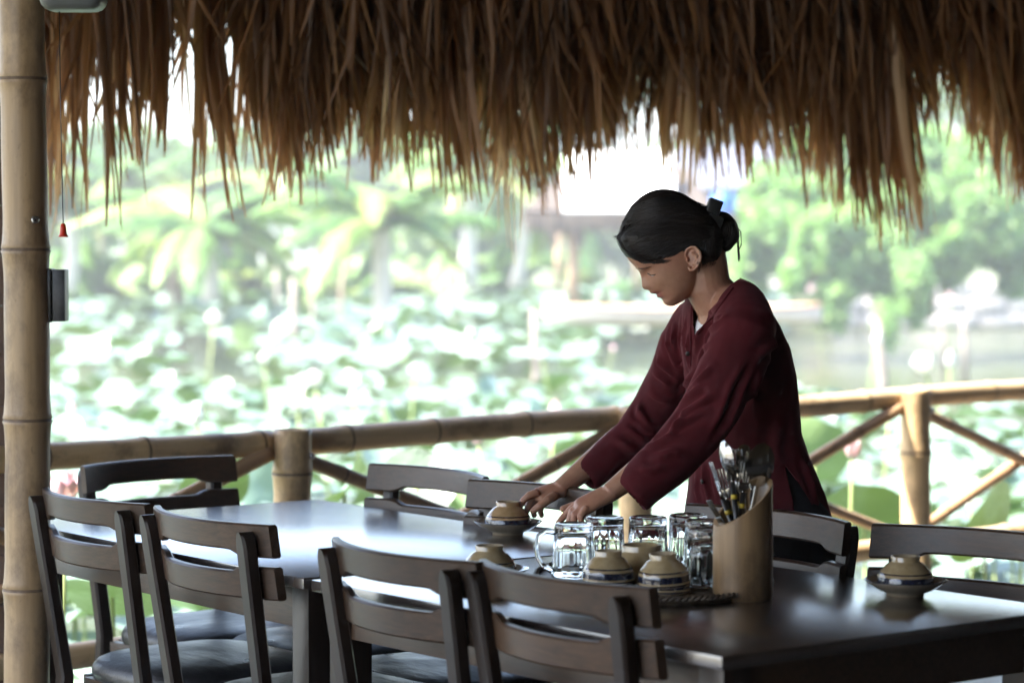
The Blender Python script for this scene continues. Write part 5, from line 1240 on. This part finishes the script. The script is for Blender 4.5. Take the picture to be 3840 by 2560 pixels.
# folds: ridged noise running down the cloth, stretched along the sleeves
PBn = np.array(PB)
def seg_par(co, a, b_):
    a = np.array(a); b_ = np.array(b_); d = b_ - a; t = np.clip(((co - a) @ d) / (d @ d), 0, 1); return t, np.linalg.norm(co - a - t[:, None] * d, axis=1)
chains = {'n': [A(2828, 1235, 5.30), A(2612, 1608, 5.265), CUn], 'f': [A(2570, 1290, 5.63), A(2455, 1530, 5.70), CUf]}
from mathutils.bvhtree import BVHTree
bv = BVHTree.FromPolygons([v.co.copy() for v in me.vertices], [tuple(p.vertices) for p in me.polygons])
def on_cloth(px, py, off=.0):
    r = ray(px, py).normalized(); h = bv.ray_cast(CAM - PB, r)
    return (h[0] - r * off, h[1]) if h[0] is not None else (None, None)
CR = [  # folds of the cloth: path, height, half width
 ([(370,905),(430,852),(485,800)],6,13), ([(335,962),(400,905),(455,868)],5,12), ([(312,1062),(352,1002),(440,950),(490,925)],6,13), ([(275,1102),(322,1052),(400,1012),(460,985)],7,13), ([(180,1152),(280,1108),(345,1096)],5,14),
 ([(345,935),(365,870),(400,820)],5,12), ([(398,745),(418,668),(500,592)],6,12), ([(425,715),(470,645),(530,600)],4,12), ([(445,610),(478,570),(520,530)],3,12), ([(410,800),(430,740),(470,700)],4,12),
 ([(283,665),(282,720),(308,790),(320,900)],6,11), ([(308,640),(300,700),(328,800),(328,925)],6,10), ([(338,612),(330,700),(345,800),(345,900)],5,10), ([(375,660),(368,740),(372,830)],5,9), ([(362,600),(350,680),(352,760)],4,8),
 ([(245,762),(250,800),(290,835),(312,870)],6,13), ([(215,832),(262,862),(312,905)],5,13), ([(165,962),(165,1000),(200,1048),(255,1085)],7,13), ([(135,1020),(200,1088),(245,1115)],6,13), ([(105,1062),(170,1102),(220,1150)],5,14), ([(200,920),(250,948),(305,965)],5,13), ([(60,1110),(120,1150),(180,1180)],4,14),
 ([(430,1210),(440,1300),(470,1430)],6,12), ([(405,1260),(405,1340),(425,1430)],4,9), ([(770,700),(700,742),(640,790)],5,16), ([(690,820),(650,900),(640,1000)],4,22), ([(760,1000),(740,1150),(760,1250)],5,22), ([(840,1180),(880,1280),(920,1400)],5,14),
 ([(640,790),(575,900),(520,1040),(470,1120)],-8,14), ([(100,1290),(150,1360),(210,1392)],-2,6), ([(230,1190),(300,1170),(380,1180)],4,14), ([(150,1230),(220,1240),(300,1220)],4,14)]
disp = np.zeros(len(co)); no_ = no
for pts, hgt, wd in CR:
    P = []
    for (xa, ya), (xb, yb) in zip(pts, pts[1:]):
        for k in range(8):
            t = k / 8; q, _n = on_cloth(2250 + (xa + (xb - xa) * t) / 1.12, 650 + (ya + (yb - ya) * t) / 1.12)
            if q is not None: P.append(q)
    if len(P) < 3: continue
    P = np.array(P); lo, hi = P.min(0) - .08, P.max(0) + .08; idx = np.nonzero(((co > lo) & (co < hi)).all(1))[0]
    D = np.linalg.norm(co[idx][:, None] - P[None], axis=2); j = D.argmin(1); d = D.min(1); t = j / (len(P) - 1); env = np.clip(np.minimum(t, 1 - t) / .3, .15, 1); w = wd * .00052
    disp[idx] += hgt * .0017 * env * (np.exp(-(d / w) ** 2) - .55 * np.exp(-((d - 2.1 * w) / (1.1 * w)) ** 2))
for i in range(len(co)):
    x, y, z = co[i]; u = (x * LT.x + y * LT.y); v = (x * FW.x + y * FW.y)
    disp[i] += .0022 * mnoise.noise(Vector((u * 22, v * 16, z * 5))) + .0008 * mnoise.noise(Vector((u * 60, v * 50, z * 22)))
    if z < .92 : disp[i] += .004 * mnoise.noise(Vector((u * 30, v * 20, z * 2))) 
set_co(me, co + no * disp[:, None])
o = bpy.data.objects.new('tmp', me); COL.objects.link(o); m = o.modifiers.new('s', 'SMOOTH'); m.iterations = 2; m.factor = .5
me = bpy.data.meshes.new_from_object(o.evaluated_get(bpy.context.evaluated_depsgraph_get())); bpy.data.objects.remove(o)
tunic = link('tunic', me, person, M_cloth); flat_sharp(me, 60)
# tuck the undershirt behind the cloth except inside the V
bv = BVHTree.FromPolygons([v.co.copy() for v in me.vertices], [tuple(p.vertices) for p in me.polygons])
for v in shirt.vertices:
    d_ = v.co + PB - CAM; k_ = FPX / (d_.dot(CF)); vx, vy = 1920 + d_.x * k_, 1280 - d_.dot(CU) * k_
    edge_x = np.interp(vy, [1046, 1094, 1168, 1240, 1262], [2775, 2714, 2664, 2618, 2604])
    if vy < 1262 and 2590 < vx < edge_x + 10: continue
    r_ = d_.normalized(); h = bv.ray_cast(CAM - PB, r_)
    if h[0] is not None and (h[0] - v.co).dot(r_) > -.006: v.co = h[0] + r_ * .012
shirt.update()
# collar edge, placket and buttons lie on the cloth
bv = BVHTree.FromPolygons([v.co.copy() for v in me.vertices], [tuple(p.vertices) for p in me.polygons])
def trim(pts, r, nm, m):
    P = [q for q in (on_cloth(x, y, .0005)[0] for x, y in pts) if q is not None]
    if len(P) > 2: bm = bmesh.new(); tube(bm, P, [r] * len(P), 6); link(nm, mesh_bm(bm), tunic, m)
trim([(2748 - k * 7.2, 1078 + k * 9.2 + 8 * sin(k / 19 * pi)) for k in range(20)], .0028, 'collar_edge', M_cloth)
trim([(2592 - 3 * sin(k / 18 * pi), 1150 + k * 17) for k in range(14)], .0020, 'placket_edge', M_cloth)
for px, py in ((2580, 1326), (2632, 1805)):
    q, n_ = on_cloth(px, py, .001)
    if q is not None:
        bm = bmesh.new(); add_ell(bm, (0, 0, 0), (.0055, .0055, .0022), None, 12); o = link('button', mesh_bm(bm), tunic, M_black); o.location = q; o.rotation_euler = n_.to_track_quat('Z', 'Y').to_euler()
